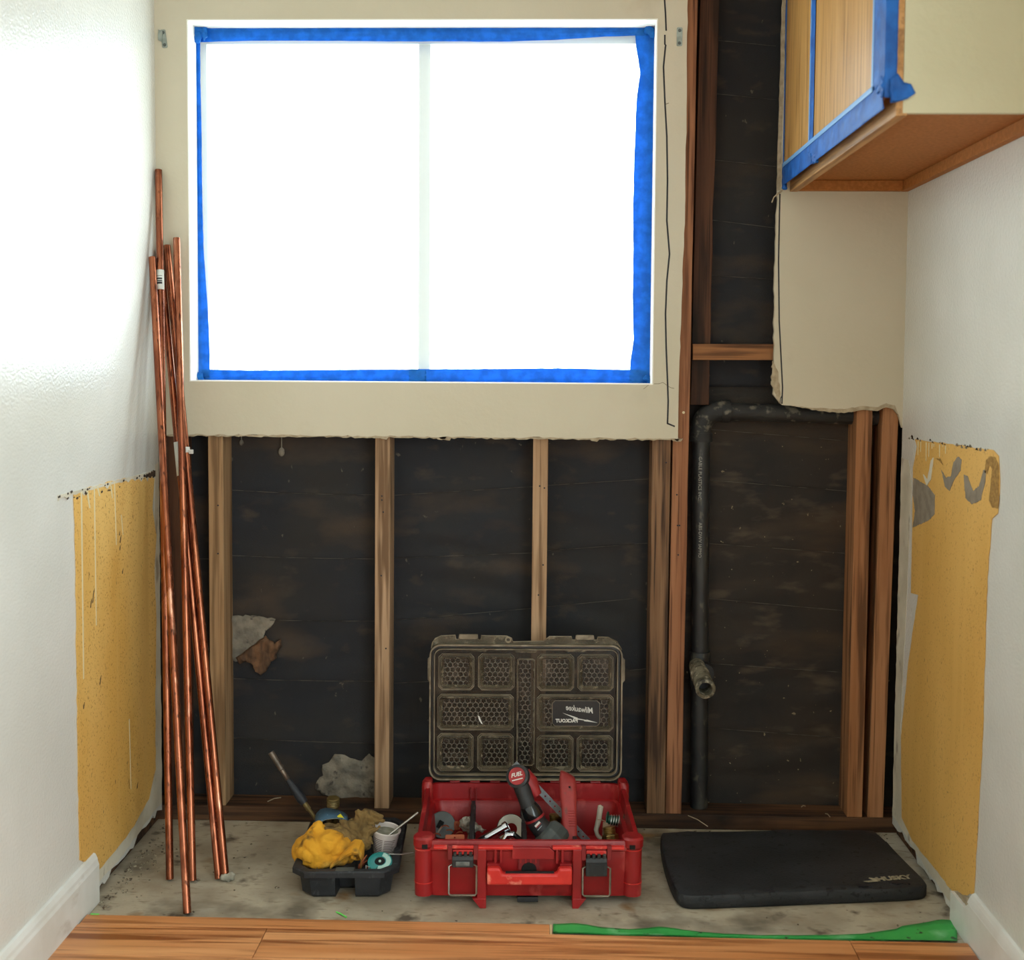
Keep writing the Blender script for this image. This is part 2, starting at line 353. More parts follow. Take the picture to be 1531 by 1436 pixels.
# ragged lip of torn paint over the yellow, broken hole at the corner
a, b = ax_(XL, 86, 741), ax_(XL, 231, 704)
top = [(a.y+(b.y-a.y)*k/40, a.z+(b.z-a.z)*k/40) for k in range(41)]
lo = [(p[0], p[1]-.006-R_.uniform(0, .012)*(k % 3 == 0)-.004*(k > 30)) for k, p in enumerate(top)]
obj('torn_paint_edge', MB().prism(top+lo[::-1], lambda u, v, t: V3(XL+t, u, v), 0, .0022), 'bare_board', wl)
obj('hole_shade', MB().prism(jag([(b.y-.09, b.z-.005), (b.y-.002, b.z+.001), (b.y-.002, b.z-.014), (b.y-.05, b.z-.012)], .006, .003, 8), lambda u, v, t: V3(XL+t, u, v), .001, .003), 'dark_brown', wl)  # dark patch painting the shade inside the broken corner hole
for k in range(34):
    u = R_.uniform(a.y, b.y); f_ = (u-a.y)/(b.y-a.y); v = a.z+(b.z-a.z)*f_-R_.uniform(.002, .02)
    s_ = R_.uniform(.002, .006)
    obj('chip', MB().prism(jag([(u, v), (u+s_*1.6, v+s_*.3), (u+s_*1.2, v+s_), (u-s_*.2, v+s_*.7)], .002, .0006, k), lambda p, q, t: V3(XL+t, p, q), .0012, .003), 'dark_brown', wl)
for (x, y, h) in ((180, 800, 12), (179, 815, 8), (178, 795, 6), (140, 880, 22), (136, 895, 14), (183, 850, 8), (205, 1170, 9), (150, 1010, 14), (125, 1050, 10)):
    p, q = ax_(XL, x, y), ax_(XL, x-h*.12, y+h)
    obj('gouge', MB().prism(jag([(p.y, p.z), (p.y-.006, p.z-.006), (q.y-.003, q.z), (q.y+.001, q.z)], .006, .001, int(x)), lambda u, v, t: V3(XL+t, u, v), .0015, .0023), 'dark_brown', wl)
# right: bare strip, old yellow paint, torn paper, adhesive squiggles
strip(XR, 1, wr, 0, [(-.45, .03), (-.3, .03), (-.1, .046), (-.001, .05), (-.001, .96), (-.06, .958), (-.09, .9), (-.08, .75), (-.07, .55), (-.05, .3), (-.08, .2), (-.25, .12), (-.45, .06)], 15)
skin('old_paint', [(1369, 657), (1420, 664), (1486, 673), (1494, 682), (1496, 720), (1493, 768), (1484, 776), (1477, 865), (1470, 1103), (1457, 1338), (1428, 1338), (1394, 1293), (1365, 1258), (1349, 1223), (1348, 1103), (1360, 984), (1374, 890), (1363, 887), (1365, 790), (1366, 700), (1372, 668)], XR, 1, 'old_yellow_flat', wr, seed=6, amp=.002, lift=.0006)
def cr(c): return [(1130+x/3.817, 560+y/3.817) for x, y in c]
for nm, c, mt, sd in (('torn_paper', [(905, 590), (990, 640), (1028, 690), (1025, 800), (990, 835), (900, 875), (915, 780), (900, 680)], 'torn_paper', 1),
                      ('torn_paper', [(1065, 545), (1090, 590), (1120, 580), (1135, 500), (1160, 470), (1180, 485), (1175, 550), (1140, 600), (1112, 665), (1085, 640)], 'torn_paper', 2),
                      ('torn_paper', [(1193, 572), (1214, 580), (1245, 665), (1280, 640), (1305, 545), (1320, 550), (1315, 620), (1290, 720), (1240, 742), (1203, 705)], 'torn_paper', 3),
                      ('torn_paper', [(960, 570), (985, 600), (1005, 490), (1020, 475), (1005, 600), (980, 635)], 'bare_board', 4),
                      ('adhesive_bead', [(1312, 560), (1320, 490), (1345, 468), (1375, 475), (1393, 520), (1395, 700), (1388, 765), (1355, 760), (1338, 720), (1345, 650), (1355, 540), (1340, 520), (1328, 570)], 'adhesive', 5),
                      ('adhesive_bead', [(1030, 480), (1060, 480), (1075, 520), (1055, 495)], 'adhesive', 6)):
    skin(nm, cr(c), XR, 1, mt, wr, seed=sd, step=.006, amp=.0012, lift=.0016, t=.001)
for k in range(9):
    x0 = 1374+k*5+R_.uniform(-2, 2); h = R_.uniform(8, 30)
    p, q = ax_(XR, x0, 660+k*.8), ax_(XR, x0, 660+h)
    obj('paint_drip', MB().prism([(p.y, p.z), (p.y-.006, p.z), (q.y-.003, q.z), (q.y, q.z)], lambda u, v, t: V3(XR-t, u, v), .0016, .0025), 'drip', wr)
for k in range(30):
    x0 = R_.uniform(1356, 1490); y0 = 653+(x0-1353)*.155+R_.uniform(-1, 4); p = ax_(XR, x0, y0); s_ = R_.uniform(.003, .009)
    obj('chip', MB().prism(jag([(p.y, p.z), (p.y+s_*1.8, p.z), (p.y+s_, p.z+s_*.6)], .003, .0006, k), lambda u, v, t: V3(XR-t, u, v), .0012, .0028), 'dark_brown' if k % 2 else 'torn_paper', wr)

# ------------------------------------------------------------------ back wall: board, studs, building paper
bk = struct('wall_back'); bk['label'] = 'opened back wall with bare studs over black building paper'
TB = lambda u, v, t: V3(u, -t+.0127, v)        # back-wall plane, t counted towards the room
PX = lambda x, y: (ay_(0, x, y).x, ay_(0, x, y).z)
xr1, zb1 = .3235, 1.001
mb = MB()
low = jag([(XL, zb1), (xr1, zb1)], .012, .0022, 2, close=False)
mb.prism(low+[(xr1, WZ0), (XL, WZ0)], TB, 0, .0127)
mb.prism([(XL, WZ0), (WX0, WZ0), (WX0, WZ1), (XL, WZ1)], TB, 0, .0127)
rgt = jag([(xr1, WZ0), (.333, 1.6), (.331, CEIL)], .03, .0012, 3, close=False)
mb.prism([(WX1, WZ0)]+rgt+[(WX1, CEIL)], TB, 0, .0127)
mb.prism([(XL, WZ1), (WX1, WZ1), (WX1, CEIL), (XL, CEIL)], TB, 0, .0127)
pan = obj('wallboard', mb, 'paint_back', bk, label='cream painted wallboard around the window')
obj('gypsum_edge', MB().prism(jag([(XL+.02, zb1-.004), (xr1, zb1-.004), (xr1, zb1+.002), (XL+.02, zb1+.002)], .01, .002, 4), TB, .001, .0115), 'gypsum', bk)
R2 = random.Random(21)
for px in (350, 566, 650, 655, 655, 660, 880, 1003, 1008):
    x = ay_(0, px, 652).x; s_ = R2.uniform(.006, .016)
    obj('torn_paper', MB().prism(jag([(x, zb1), (x+s_*2, zb1), (x+s_*1.5, zb1-s_*.7), (x+s_*.5, zb1-s_*.5)], .005, .001, px), TB, .004, .012), 'gypsum', bk)
# right panel
rp = [PX(1170, 606), PX(1164, 600), PX(1156, 590), PX(1157, 545), PX(1158, 400), PX(1163, 280), (.571, 2.0), (.571, CEIL), (XR, CEIL), (XR, PX(1340, 640)[1]), (PX(1345, 625)[0], PX(1345, 625)[1]), PX(1338, 608), PX(1325, 605), PX(1312, 611), PX(1290, 609), PX(1262, 614), PX(1215, 612), PX(1185, 607)]
obj('wallboard', MB().prism(jag(rp, .016, .0018, 7, skip=(6, 7, 8)), TB, 0, .0127), 'paint_back', bk, label='cream painted wallboard under the cabinet')
obj('gypsum_edge', MB().prism(jag([PX(1166, 604), PX(1153, 575), PX(1155, 540), PX(1164, 560), PX(1167, 590)], .006, .002, 5), TB, .006, .0135), 'gypsum', bk)
obj('gypsum_edge', MB().prism(jag([PX(1162, 285), (.566, CEIL), (.573, CEIL), PX(1167, 285)], .02, .0012, 6), TB, .003, .0132), 'gypsum', bk)
obj('gypsum_edge', MB().prism(jag([PX(1180, 606), PX(1215, 610), PX(1262, 612), PX(1290, 607), PX(1312, 609), PX(1325, 603), PX(1338, 606), PX(1344, 622), PX(1336, 612), PX(1325, 609), PX(1312, 615), PX(1290, 613), PX(1262, 618), PX(1225, 615)], .008, .0012, 16), TB, .002, .0131), 'gypsum', bk)
# building paper with folds; it sags between the wires
def felt(x0, x1, z0, z1, mat, nm='building_paper', nu=70, nv=90, sd=0):
    def fn(a, b):
        x = x0+(x1-x0)*a; z = z0+(z1-z0)*b
        q = Vector((x*3+sd, 0, z*9)); d = .004*noise.fractal(q, 1, 2, 4)+.0035*noise.noise(Vector((x*7, sd, z*22+math.sin(x*5))))
        return V3(x, .101+d, z)
    return obj(nm, MB().grid(fn, nu, nv), mat, bk, smooth=True, solid=.002)
felt(XL-.1, .335, -.0, 1.06, 'felt', nu=140, nv=110)
felt(.335, XR+.1, -.0, 1.13, 'felt_dusty', nu=80, nv=110, sd=4)
felt(.335, XR, 1.13, CEIL, 'felt', nu=50, nv=120, sd=9)
obj('sheathing', MB().bb(XL-.12, WX0-.05, .112, .13, 0, CEIL).bb(WX1+.05, XR+.12, .112, .13, 0, CEIL).bb(WX0-.05, WX1+.05, .112, .13, 0, WZ0-.05).bb(WX0-.05, WX1+.05, .112, .13, WZ1+.05, CEIL), 'felt', bk)
def wire(x0, y0, x1, y1, sag=.0):
    a, b = ay_(.094, x0, y0), ay_(.094, x1, y1)
    n_ = 8; pts = [a.lerp(b, k/n_)+V3(0, .0008*math.sin(k*2.1), -sag*math.sin(PI*k/n_)) for k in range(n_+1)]
    obj('line_wire', MB().tube(pts, .00075, 5), 'wire', bk)
for s_ in ((345, 733, 560, 740, .003), (345, 831, 560, 836, .002), (345, 926, 562, 929, .002), (347, 1015, 564, 1019, .002), (349, 1104, 566, 1112, .002),
           (586, 741, 797, 728), (586, 835, 796, 827), (586, 928, 794, 910), (588, 1022, 792, 1012), (590, 1112, 790, 1104),
           (818, 726, 976, 716), (816, 824, 974, 812), (814, 908, 972, 893), (930, 1004, 970, 1000),
           (1058, 642, 1272, 660), (1058, 718, 1270, 735), (1058, 813, 1270, 828), (1056, 895, 1268, 914), (1054, 992, 1265, 1006), (1050, 1088, 1262, 1104),
           (1070, 60, 1160, 69), (1068, 140, 1160, 149), (1066, 239, 1160, 249), (1064, 329, 1160, 341), (1064, 412, 1160, 418), (283, 740, 313, 741), (283, 836, 313, 836)):
    wire(*s_)
# studs
def stud(x0, x1, z0, z1, mat, y0=.0132, y1=.098, dx=0, wav=0, name='stud', sd=0):
    mb = MB(); n_ = 14; R_ = random.Random(sd); rings = []
    for k in range(n_+1):
        z = z0+(z1-z0)*k/n_; s = dx*k/n_; e = wav*noise.noise(Vector((z*6, sd, 0)))*2
        rings.append([V3(x0+s, y0, z), V3(x1+s+e, y0, z), V3(x1+s+e, y1, z), V3(x0+s, y1, z)])
    mb.loft(rings); return obj(name, mb, mat, bk, bevel=.0012, seg=1)
obj('bottom_plate', MB().bb(XL-.1, XR+.1, .012, .099, .0005, .0385), 'plate_wood', bk, bevel=.002)
stud(-.972, -.932, .039, zb1+.06, 'stud_dark')
stud(-.864, -.826, .039, 1.10, 'stud_fir_pale', dx=-.001)
stud(-.440, -.402, .039, 1.10, 'stud_fir', dx=.002)
stud(-.041, -.003, .039, 1.10, 'stud_fir', dx=.003)
stud(.259, .3055, .039, 1.10, 'stud_old', dx=.002)
stud(.3075, .3475, .039, CEIL, 'stud_red', dx=.012, wav=.0008, sd=2)
stud(.3585, .405, 1.085, CEIL, 'stud_dark', y0=.045, y1=.097, dx=.012, wav=.004, name='stud', sd=6)
stud(.767, .806, .039, 1.12, 'stud_right', dx=.002)
stud(.820, .859, .039, 1.12, 'stud_right', dx=.014)
b0, b1 = ay_(.03, 1036, 514), ay_(.03, 1160, 539)
wood('stud_fir_x', '#9a6a42', '#855633', '#553620', axis='x')
obj('blocking', MB().box(((b0.x+b1.x)/2+.01, .062, (b0.z+b1.z)/2), (b1.x-b0.x+.02, .064, .040), Matrix.Rotation(-.005, 3, 'Y')), 'stud_fir_x', bk, bevel=.001)
obj('header', MB().bb(WX0-.06, WX1+.055, .0135, .097, WZ1+.012, WZ1+.10), 'stud_fir_x', bk)
obj('sill_board', MB().bb(WX0-.06, WX1+.055, .0135, .097, WZ0-.075, WZ0-.012), 'stud_fir_x', bk)
# nail holes on the stud faces
for x, y in ((571, 742), (571, 748), (573, 766), (570, 861), (577, 970), (807, 727), (814, 730), (812, 845), (805, 890), (996, 692), (1012, 740), (1013, 786), (1016, 786), (1014, 830), (326, 756), (326, 828)):
    p = ay_(.0131, x, y); obj('nail_hole', MB().lathe([(.0022, 0), (.0022, .0006)], p, (0, -1, 0), 8), 'marker', bk)
p = ay_(.0131, 1022, 617); obj('nail_head', MB().lathe([(.0035, 0), (.003, .0015)], p, (0, -1, 0), 10), 'drip', bk)
# mortar showing through the torn paper, curled flap
pxy = lambda Y, c: [(ay_(Y, *p).x, ay_(Y, *p).z) for p in c]
TF = lambda u, v, t: V3(u, .0935-t, v)
obj('mortar_patch', relief(jag(pxy(.0935, [(346, 921), (380, 920), (412, 926), (405, 938), (397, 944), (395, 958), (384, 968), (366, 984), (352, 990), (344, 985)]), .01, .003, 3), TF, .003, .006, .008, 45, 1), 'mortar', bk, smooth=60)
obj('mortar_patch', relief(jag(pxy(.0935, [(471, 1180), (474, 1168), (483, 1160), (482, 1144), (492, 1140), (500, 1128), (515, 1129), (530, 1135), (541, 1138), (552, 1127), (564, 1136), (566, 1192), (540, 1196), (500, 1196), (484, 1190)]), .01, .003, 5), TF, .006, .010, .008, 40, 2), 'mortar', bk, smooth=60)
obj('torn_flap', relief(jag(pxy(.085, [(352, 984), (366, 974), (385, 960), (397, 951), (402, 958), (411, 962), (420, 956), (421, 966), (413, 979), (413, 985), (405, 990), (398, 1004), (390, 1011), (381, 1004), (379, 996), (374, 992), (366, 990), (358, 994)]), .008, .0015, 7), lambda u, v, t: V3(u, .088-t*1.2, v), .006, .007, .006, 60, 3), 'felt_back', bk, smooth=60, solid=.001)
# hanging plaster crumbs
for x, y, s_ in ((421, 676, .012), (361, 662, .008)):
    p = ay_(.09, x, y); obj('plaster_crumb', MB().sphere(p, (s_*.7, s_*.5, s_)).tube([p, ay_(.09, x, y-26)], .0015, 5), 'mortar', bk)
# marker lines and cracks drawn on the board
def pen(pts, wd, mat='marker', name='marker_line'):
    q = [Vector(PX(*p)) for p in pts]; L_ = []; R3 = []
    for i, p in enumerate(q):
        d = (q[min(i+1, len(q)-1)]-q[max(i-1, 0)]).normalized(); n_ = Vector((-d.y, d.x))*wd/2; L_.append(tuple(p+n_)); R3.append(tuple(p-n_))
    obj(name, MB().prism(L_+R3[::-1], TB, .0125, .0130), mat, bk)
pen([(993, -8), (995, 20), (996, 46)], .004); pen([(994, 52), (994, 66), (996, 69)], .004)
pen([(995, 69), (992, 100), (994, 150), (997, 205), (998, 270), (997, 330), (1001, 380), (997, 420), (995, 470), (996, 520), (998, 570), (999, 600), (998, 634)], .0042)
pen([(997, 633), (1009, 638)], .004)
pen([(1166, 290), (1164, 390), (1165, 480), (1168, 540), (1170, 580), (1169, 604)], .0035)
pen([(978, 574), (985, 574), (991, 572), (998, 577), (1003, 580), (1008, 581)], .0012, 'crack', 'crack')
pen([(962, 582), (972, 574)], .0009, 'crack', 'crack'); pen([(1166, 604), (1167, 596), (1169, 592)], .002)
pen([(995, 156), (1000, 154)], .0015, 'crack', 'crack')
# straw and chips lying on the plate
for x0, y0, x1, y1 in ((1029, 1220, 1058, 1236), (1198, 1207, 1204, 1206), (1234, 1217, 1241, 1222), (400, 1199, 420, 1193)):
    a, b = az_(.041, x0, y0), az_(.041, x1, y1); m_ = a.lerp(b, .5)+V3(0, 0, .003)
    obj('straw', MB().tube([a, m_, b], .0012, 5), 'gypsum', bk)

# ------------------------------------------------------------------ ceiling, rear wall (behind the camera)
obj('ceiling', MB().bb(XL-.15, XR+.15, REAR-.15, .13, CEIL, CEIL+.05), 'ceiling_paint')['kind'] = 'structure'
obj('wall_rear', MB().bb(XL-.1, XR+.1, REAR-.1, REAR, 0, CEIL), 'ceiling_paint')['kind'] = 'structure'
w2 = struct('added_window'); cym = (RY0+RY1)/2  # added glazed opening, out of view, to fill the room with daylight
for b in ((RY0, RY0+.04, RZ0, RZ1), (RY1-.04, RY1, RZ0, RZ1), (RY0+.04, RY1-.04, RZ0, RZ0+.04), (RY0+.04, RY1-.04, RZ1-.04, RZ1), (cym-.02, cym+.02, RZ0+.04, RZ1-.04)):
    obj('window_frame', MB().bb(XR+.05, XR+.09, b[0], b[1], b[2], b[3]), 'white_trim', w2)
for a, b in ((RY0+.04, cym-.02), (cym+.02, RY1-.04)):
    obj('pane', MB().bb(XR+.07, XR+.073, a, b, RZ0+.04, RZ1-.04), 'pane_glass', w2)
for b in ((RY0, RY1, RZ0-.012, RZ0), (RY0, RY1, RZ1, RZ1+.012), (RY0-.012, RY0, RZ0-.012, RZ1+.012), (RY1, RY1+.012, RZ0-.012, RZ1+.012)):
    obj('reveal', MB().bb(XR+.0128, XR+.125, b[0], b[1], b[2], b[3]), 'reveal_white', w2)

# ------------------------------------------------------------------ window in the back wall
w1 = struct('window_1'); e = .001
obj('reveal', MB().bb(WX0-e, WX0+.002, -.0008, .15, WZ0-e, WZ1+e).bb(WX1-.002, WX1+e, -.0008, .15, WZ0-e, WZ1+e).bb(WX0+.002, WX1-.002, -.0008, .15, WZ0-e, WZ0+.002).bb(WX0+.002, WX1-.002, -.0008, .15, WZ1-.002, WZ1+e), 'reveal_white', w1)
fw = .034; Y0, Y1 = .098, .140; xm = (ay_(.1, 634, 300)).x
obj('frame_side', MB().bb(WX0, WX0+.02, Y0, Y1, WZ0, WZ1), 'alu', w1); obj('frame_side', MB().bb(WX1-.030, WX1, Y0, Y1, WZ0, WZ1), 'alu', w1)
obj('frame_rail', MB().bb(WX0+.02, WX1-.03, Y0, Y1, WZ1-.034, WZ1), 'alu', w1); obj('frame_rail', MB().bb(WX0+.02, WX1-.03, Y0, Y1, WZ0, WZ0+.009), 'alu', w1)
obj('mullion', MB().bb(xm-.015, xm+.015, Y0+.008, Y1, WZ0+.009, WZ1-.034), 'alu', w1)
obj('pane', MB().bb(WX0+.02, xm-.017, .12, .123, WZ0+.009, WZ1-.034), 'pane_glass', w1)
obj('pane', MB().bb(xm+.017, WX1-.03, .126, .129, WZ0+.009, WZ1-.034), 'pane_glass', w1)
# plastic film taped over it
film = thing('plastic_film', 'white translucent plastic film taped over the bright window', 'plastic film', ((WX0+WX1)/2, .076, WZ0))
FX, FZ = (WX0+WX1)/2, WZ0
def ff(a, b):
    x = WX0+.004+(WX1-WX0-.008)*a; z = WZ0+.004+(WZ1-WZ0-.008)*b
    return V3(x-FX, .0025*noise.noise(Vector((x*5, z*5, 2)))*min(1, 8*min(a, 1-a, b, 1-b)), z-FZ)
obj('film_sheet', MB().grid(ff, 24, 20), 'plastic_film', film, smooth=True)
def tape(a, b, side, ws, fold=.014, seed=0, nm='blue_tape'):
    """tape along a reveal corner: one leg on the film, one leg folded onto the reveal. a,b: (x,z) ends on the corner; side: inward direction"""
    a, b = Vector(a), Vector(b); s = Vector(side); n_ = 46
    def wid(t):
        k = t*(len(ws)-1); i = min(int(k), len(ws)-2); return ws[i]+(ws[i+1]-ws[i])*(k-i)
    def fn(u, v):
        p = a+(b-a)*v; wv = wid(v)+.0008*noise.noise(Vector((v*30, seed, 0)))
        cr_ = .0022*noise.noise(Vector((u*5+seed, v*14, seed)))+.0012*noise.noise(Vector((u*9, v*50, seed)))
        if u < .25:      # leg on the reveal
            t = (.25-u)/.25; q = p+s*(.0015+.002*abs(cr_)*200*t*.3); return V3(q.x-FX, -.004-fold*t*(1+.25*noise.noise(Vector((v*12, 3, seed))))+cr_, q.y-FZ)
        t = (u-.25)/.75; q = p+s*(.0015+wv*t); return V3(q.x-FX, -.0045-.004*max(0, 1-t*4)+cr_*.8, q.y-FZ)
    return obj(nm, MB().grid(fn, 16, n_*2), 'tape_blue', film, smooth=True, solid=.0003)
tape((WX0+.01, WZ1), (WX1-.002, WZ1), (0, -1), [.034, .031, .031, .032, .033, .033, .034, .030, .022, .018], .012, 1)
tape((WX1, WZ1-.002), (WX1, WZ0+.002), (-1, 0), [.050, .044, .034, .042, .044, .045, .047, .047, .048, .047, .046, .046, .046, .045, .042, .050, .052], .006, 2)
tape((WX0, WZ0+.002), (WX0, WZ1-.004), (1, 0), [.028, .029, .027, .024, .020, .016, .014, .013, .012, .012, .012, .011, .010, .010, .010], .020, 3)
tape((WX0+.002, WZ0), (xm+.01, WZ0), (0, 1), [.028, .026, .027, .029, .031, .031], .010, 4)
tape((xm-.035, WZ0), (WX1-.002, WZ0), (0, 1), [.032, .033, .034, .036, .037, .035, .034], .010, 5)
# crumpled lumps of tape in the corners
for x, y, s_ in ((290, 48, .02), (300, 44, .018), (970, 45, .014), (968, 565, .012), (297, 562, .013)):
    p = ay_(.062, x, y); b_ = blob('tape_crumple', [((p.x-FX, p.y-.076, p.z-FZ), (s_, .008, s_*.8)), ((p.x-FX+s_*.5, p.y-.078, p.z-FZ-s_*.5), (s_*.6, .007, s_))], 'tape_blue', film, voxel=.003, amp=.004, fr=120, sm=2, seed=x)

# ------------------------------------------------------------------ baseboards
def base(name, X, s, prof, y0, y1, mat='white_trim'):
    o = struct(name)
    obj('board', MB().loft([[V3(X+s*a, y0, b) for a, b in prof], [V3(X+s*a, y1, b) for a, b in prof]]), mat, o, bevel=.0008); return o
base('baseboard_left', XL, 1, [(.0002, .001), (.014, .001), (.014, .086), (.0115, .093), (.0105, .1), (.006, .110), (.0002, .112)], -.468, REAR+.01)
br = struct('baseboard_right')
obj('board', MB().prism([(-.478, .001), (-.478, .069), (-.562, .0715), (-.585, .089), (REAR+.01, .089), (REAR+.01, .001)], lambda u, v, t: V3(XR-t, u, v), .0004, .013), 'white_trim', br, bevel=.0006)
prof = [(.0004, .0895), (.0128, .0895), (.0112, .098), (.0095, .104), (.006, .111), (.0004, .114)]
obj('cap_moulding', MB().loft([[V3(XR-a, -.587-(.11-b)*-.4, b) for a, b in prof], [V3(XR-a, REAR+.01, b) for a, b in prof]]), 'white_trim', br)
obj('broken_edge', MB().prism(jag([(-.482, .0692), (-.562, .0717), (-.583, .0885), (-.60, .1), (-.57, .092), (-.53, .083), (-.49, .074)], .008, .002, 3), lambda u, v, t: V3(XR-t, u, v), .0012, .006), 'gypsum', br)

# ------------------------------------------------------------------ upper cabinet on the right wall
CX, CZ, CY = .5878, 1.613, -.912; CT = CEIL-.004
cb = thing('wall_cabinet', 'honey coloured wall cabinet with blue tape over its door gaps', 'cabinet', (CX, -.45, CZ))
def cob(name, mb, mat, **k):
    mb.v = [(p[0]-CX, p[1]+.45, p[2]-CZ) for p in mb.v]; return obj(name, mb, mat, cb, **k)
B = lambda *a: MB().bb(*a)
cob('bottom_panel', B(CX+.02, XR-.002, CY+.012, -.004, CZ+.026, CZ+.032), 'hardboard')
cob('bottom_rail', B(CX+.0005, CX+.02, CY+.001, -.003, CZ, CZ+.05), 'cab_rail', bevel=.0012)
cob('cleat', B(CX+.021, XR-.020, -.022, -.003, CZ+.001, CZ+.0255), 'hardboard', bevel=.001)
cob('cleat', B(XR-.019, XR-.001, CY+.012, -.003, CZ+.001, CZ+.0255), 'hardboard', bevel=.001)
cob('end_panel', B(CX+.012, XR-.002, CY, CY+.011, CZ+.004, CT), 'cab_paint')
cob('end_stile', B(CX+.0005, CX+.0115, CY-.0006, CY+.011, CZ+.0505, CT), 'cab_rail', bevel=.001)
cob('face_frame', B(CX+.001, CX+.02, CY+.012, -.003, CZ+.0505, CT), 'cab_rail')
YS = ax_(CX, 1224, 215).y
d1 = cob('door', B(CX-.016, CX+.0005, YS+.004, -.014, CZ+.040, CT-.02), 'cab_door', bevel=.0015)
d2 = cob('door', B(CX-.016, CX+.0005, CY+.004, YS-.004, CZ+.040, CT-.02), 'cab_door', bevel=.0015)
def ctape(y0, y1, z0, z1, x=CX-.0175, vert=True, seed=0, mat='tape_cabinet', nm='blue_tape', amp=.0012, curl=0):
    def fn(a, b):
        y_ = y0+(y1-y0)*a; z = z0+(z1-z0)*b; t = a if vert else b
        return V3(x-abs(amp*noise.noise(Vector((y_*30, z*14, seed))))*4*math.sin(PI*min(1, max(0, t)))-.0002+curl*(1-b), y_, z)
    return cob(nm, MB().grid(fn, 14 if vert else 60, 60 if vert else 12), mat, smooth=True, solid=.0003)
ctape(YS-.024, YS+.020, CZ+.03, CT-.02, seed=1); ctape(YS+.012, YS+.022, CZ+.045, CT-.02, x=CX-.0182, seed=4, mat='tape_highlight', amp=.0004)
ctape(CY+.0, CY+.085, CZ+.045, CT-.02, seed=2, amp=.0028)
cob('blue_tape', MB().grid(lambda a, b: V3(CX-.0205+.0215*a, CY+.0005-.0016*abs(noise.noise(Vector((a*4, b*30, 8)))), CZ+.03+(CT-CZ-.05)*b), 6, 60), 'tape_cabinet', smooth=True, solid=.0003); ctape(CY+.083, CY+.094, CZ+.05, CT-.02, x=CX-.0182, seed=5, mat='tape_highlight', amp=.0004)
ctape(CY+.001, -.01, CZ+.012, CZ+.060, x=CX-.0195, seed=3, vert=False, amp=.0022); ctape(CY+.07, -.016, CZ+.056, CZ+.066, x=CX-.0215, seed=6, vert=False, mat='tape_highlight', amp=.0004)
ctape(-.0155, -.0025, CZ+.02, CT-.02, seed=7, amp=.0008)
for (y_, z, s_, sd) in ((YS-.01, CZ+.035, .02, 1), (YS-.05, CZ+.022, .014, 2), (CY+.03, CZ+.06, .026, 3), (-.03, CZ+.012, .012, 4)):
    o = blob('tape_crumple', [((CX-.016-CX, y_+.45, z-CZ), (.005, s_, s_*.7)), ((-.018, y_+.45-s_*.7, z-CZ-s_*.5), (.006, s_*.5, s_*.6))], 'tape_cabinet', cb, voxel=.003, amp=.005, fr=100, sm=2, seed=sd)
# loose flap of tape sticking out past the end stile
fp = [(CX-.013, CZ+.060), (CX+.001, CZ+.070), (CX+.012, CZ+.055), (CX+.024, CZ+.052), (CX+.032, CZ+.037), (CX+.018, CZ+.027), (CX-.011, CZ+.020)]
cob('tape_flap', relief(jag(fp, .01, .001, 2), lambda u, v, t: V3(u, CY-.003-t, v), .002, .004, .005, 60, 5), 'tape_cabinet', smooth=60, solid=.0004)
# torn wood sliver hanging at the corner of the board
p0 = ay_(-.004, 1169, 285); s_ = tag(obj('wood_splinter', MB().tube([p0, ay_(-.012, 1163, 290), ay_(-.016, 1157, 295), ay_(-.014, 1154, 303)], [.003, .0022, .0014, .0018], 6), 'gypsum'), 'thin pale splinter hanging at the cabinet corner above the marker line', 'splinter')

# ------------------------------------------------------------------ little metal plates screwed to the board
M('zinc', '#a3aaa2', '#878e86', rough=.45, metal=.7, scale=40)
M('screw', '#5c6260', rough=.4, metal=.8)
def plate(lbl, x, y, rot, wd, h, chip=False):
    c = ay_(-.001, x, y); t = thing('metal_plate', lbl, 'bracket', c, group='small metal plates by the window')
    R = Matrix.Rotation(rot, 3, 'Y')
    obj('plate_body', MB().prism(rr(wd, h, .003, 3), lambda u, v, w_: R @ V3(u, .0008-w_, v), 0, .0022), 'zinc', t)
    for k in (-.34, .34): obj('screw', MB().lathe([(.0042, 0), (.0035, .0016)], R @ V3(0, -.0015, h*k), (0, -1, 0), 10), 'screw', t)
    if chip: obj('bent_tab', MB().prism(jag([(-.014, -.004), (-.004, -.008), (-.003, .018), (-.013, .022)], .006, .001, 3), lambda u, v, w_: V3(u, .0008-w_, v), 0, .004), 'zinc', t)
plate('small zinc plate with a bent tab left of the window', 245, 58, -.12, .013, .045, True)
plate('small flat zinc plate right of the window by the marker line', 1016, 55, 0, .014, .045)

# ------------------------------------------------------------------ copper pipes leaning in the corner
M('copper', '#a8674a', '#824833', rough=.25, metal=.9, scale=10, stretch=(3, 3, .5), ramp=(.35, .7), rvar=.12, bump=.0002, bscale=80,
  spots=[('#6d3a26', 24, (2, 2, .35), .58, .78), ('#4c2c20', 60, (2, 2, .3), .66, .8), ('#cf9479', 16, (2, 2, .25), .66, .8)], perobj=True)
M('label_white', '#d9dcd3', rough=.6); M('print_black', '#22242a', rough=.6)
M('clear_plastic', '#d8d6cc', rough=.25, alpha=.7)
PR = .0088
def pipe(lbl, bot, top):
    t = thing('copper_pipe', lbl, 'pipe', bot, group='copper pipes in the corner'); d = top-bot; L_ = d.length; A = d.normalized()
    obj('tube', MB().lathe([(PR-.0012, .0), (PR, .0006), (PR, L_-.0006), (PR-.0012, L_), (PR-.0016, L_-.012), (PR-.0016, .012), (PR-.0012, 0)], (0, 0, 0), A, 20, False), 'copper', t, smooth=True)
    return t, A, L_
bz = .0035
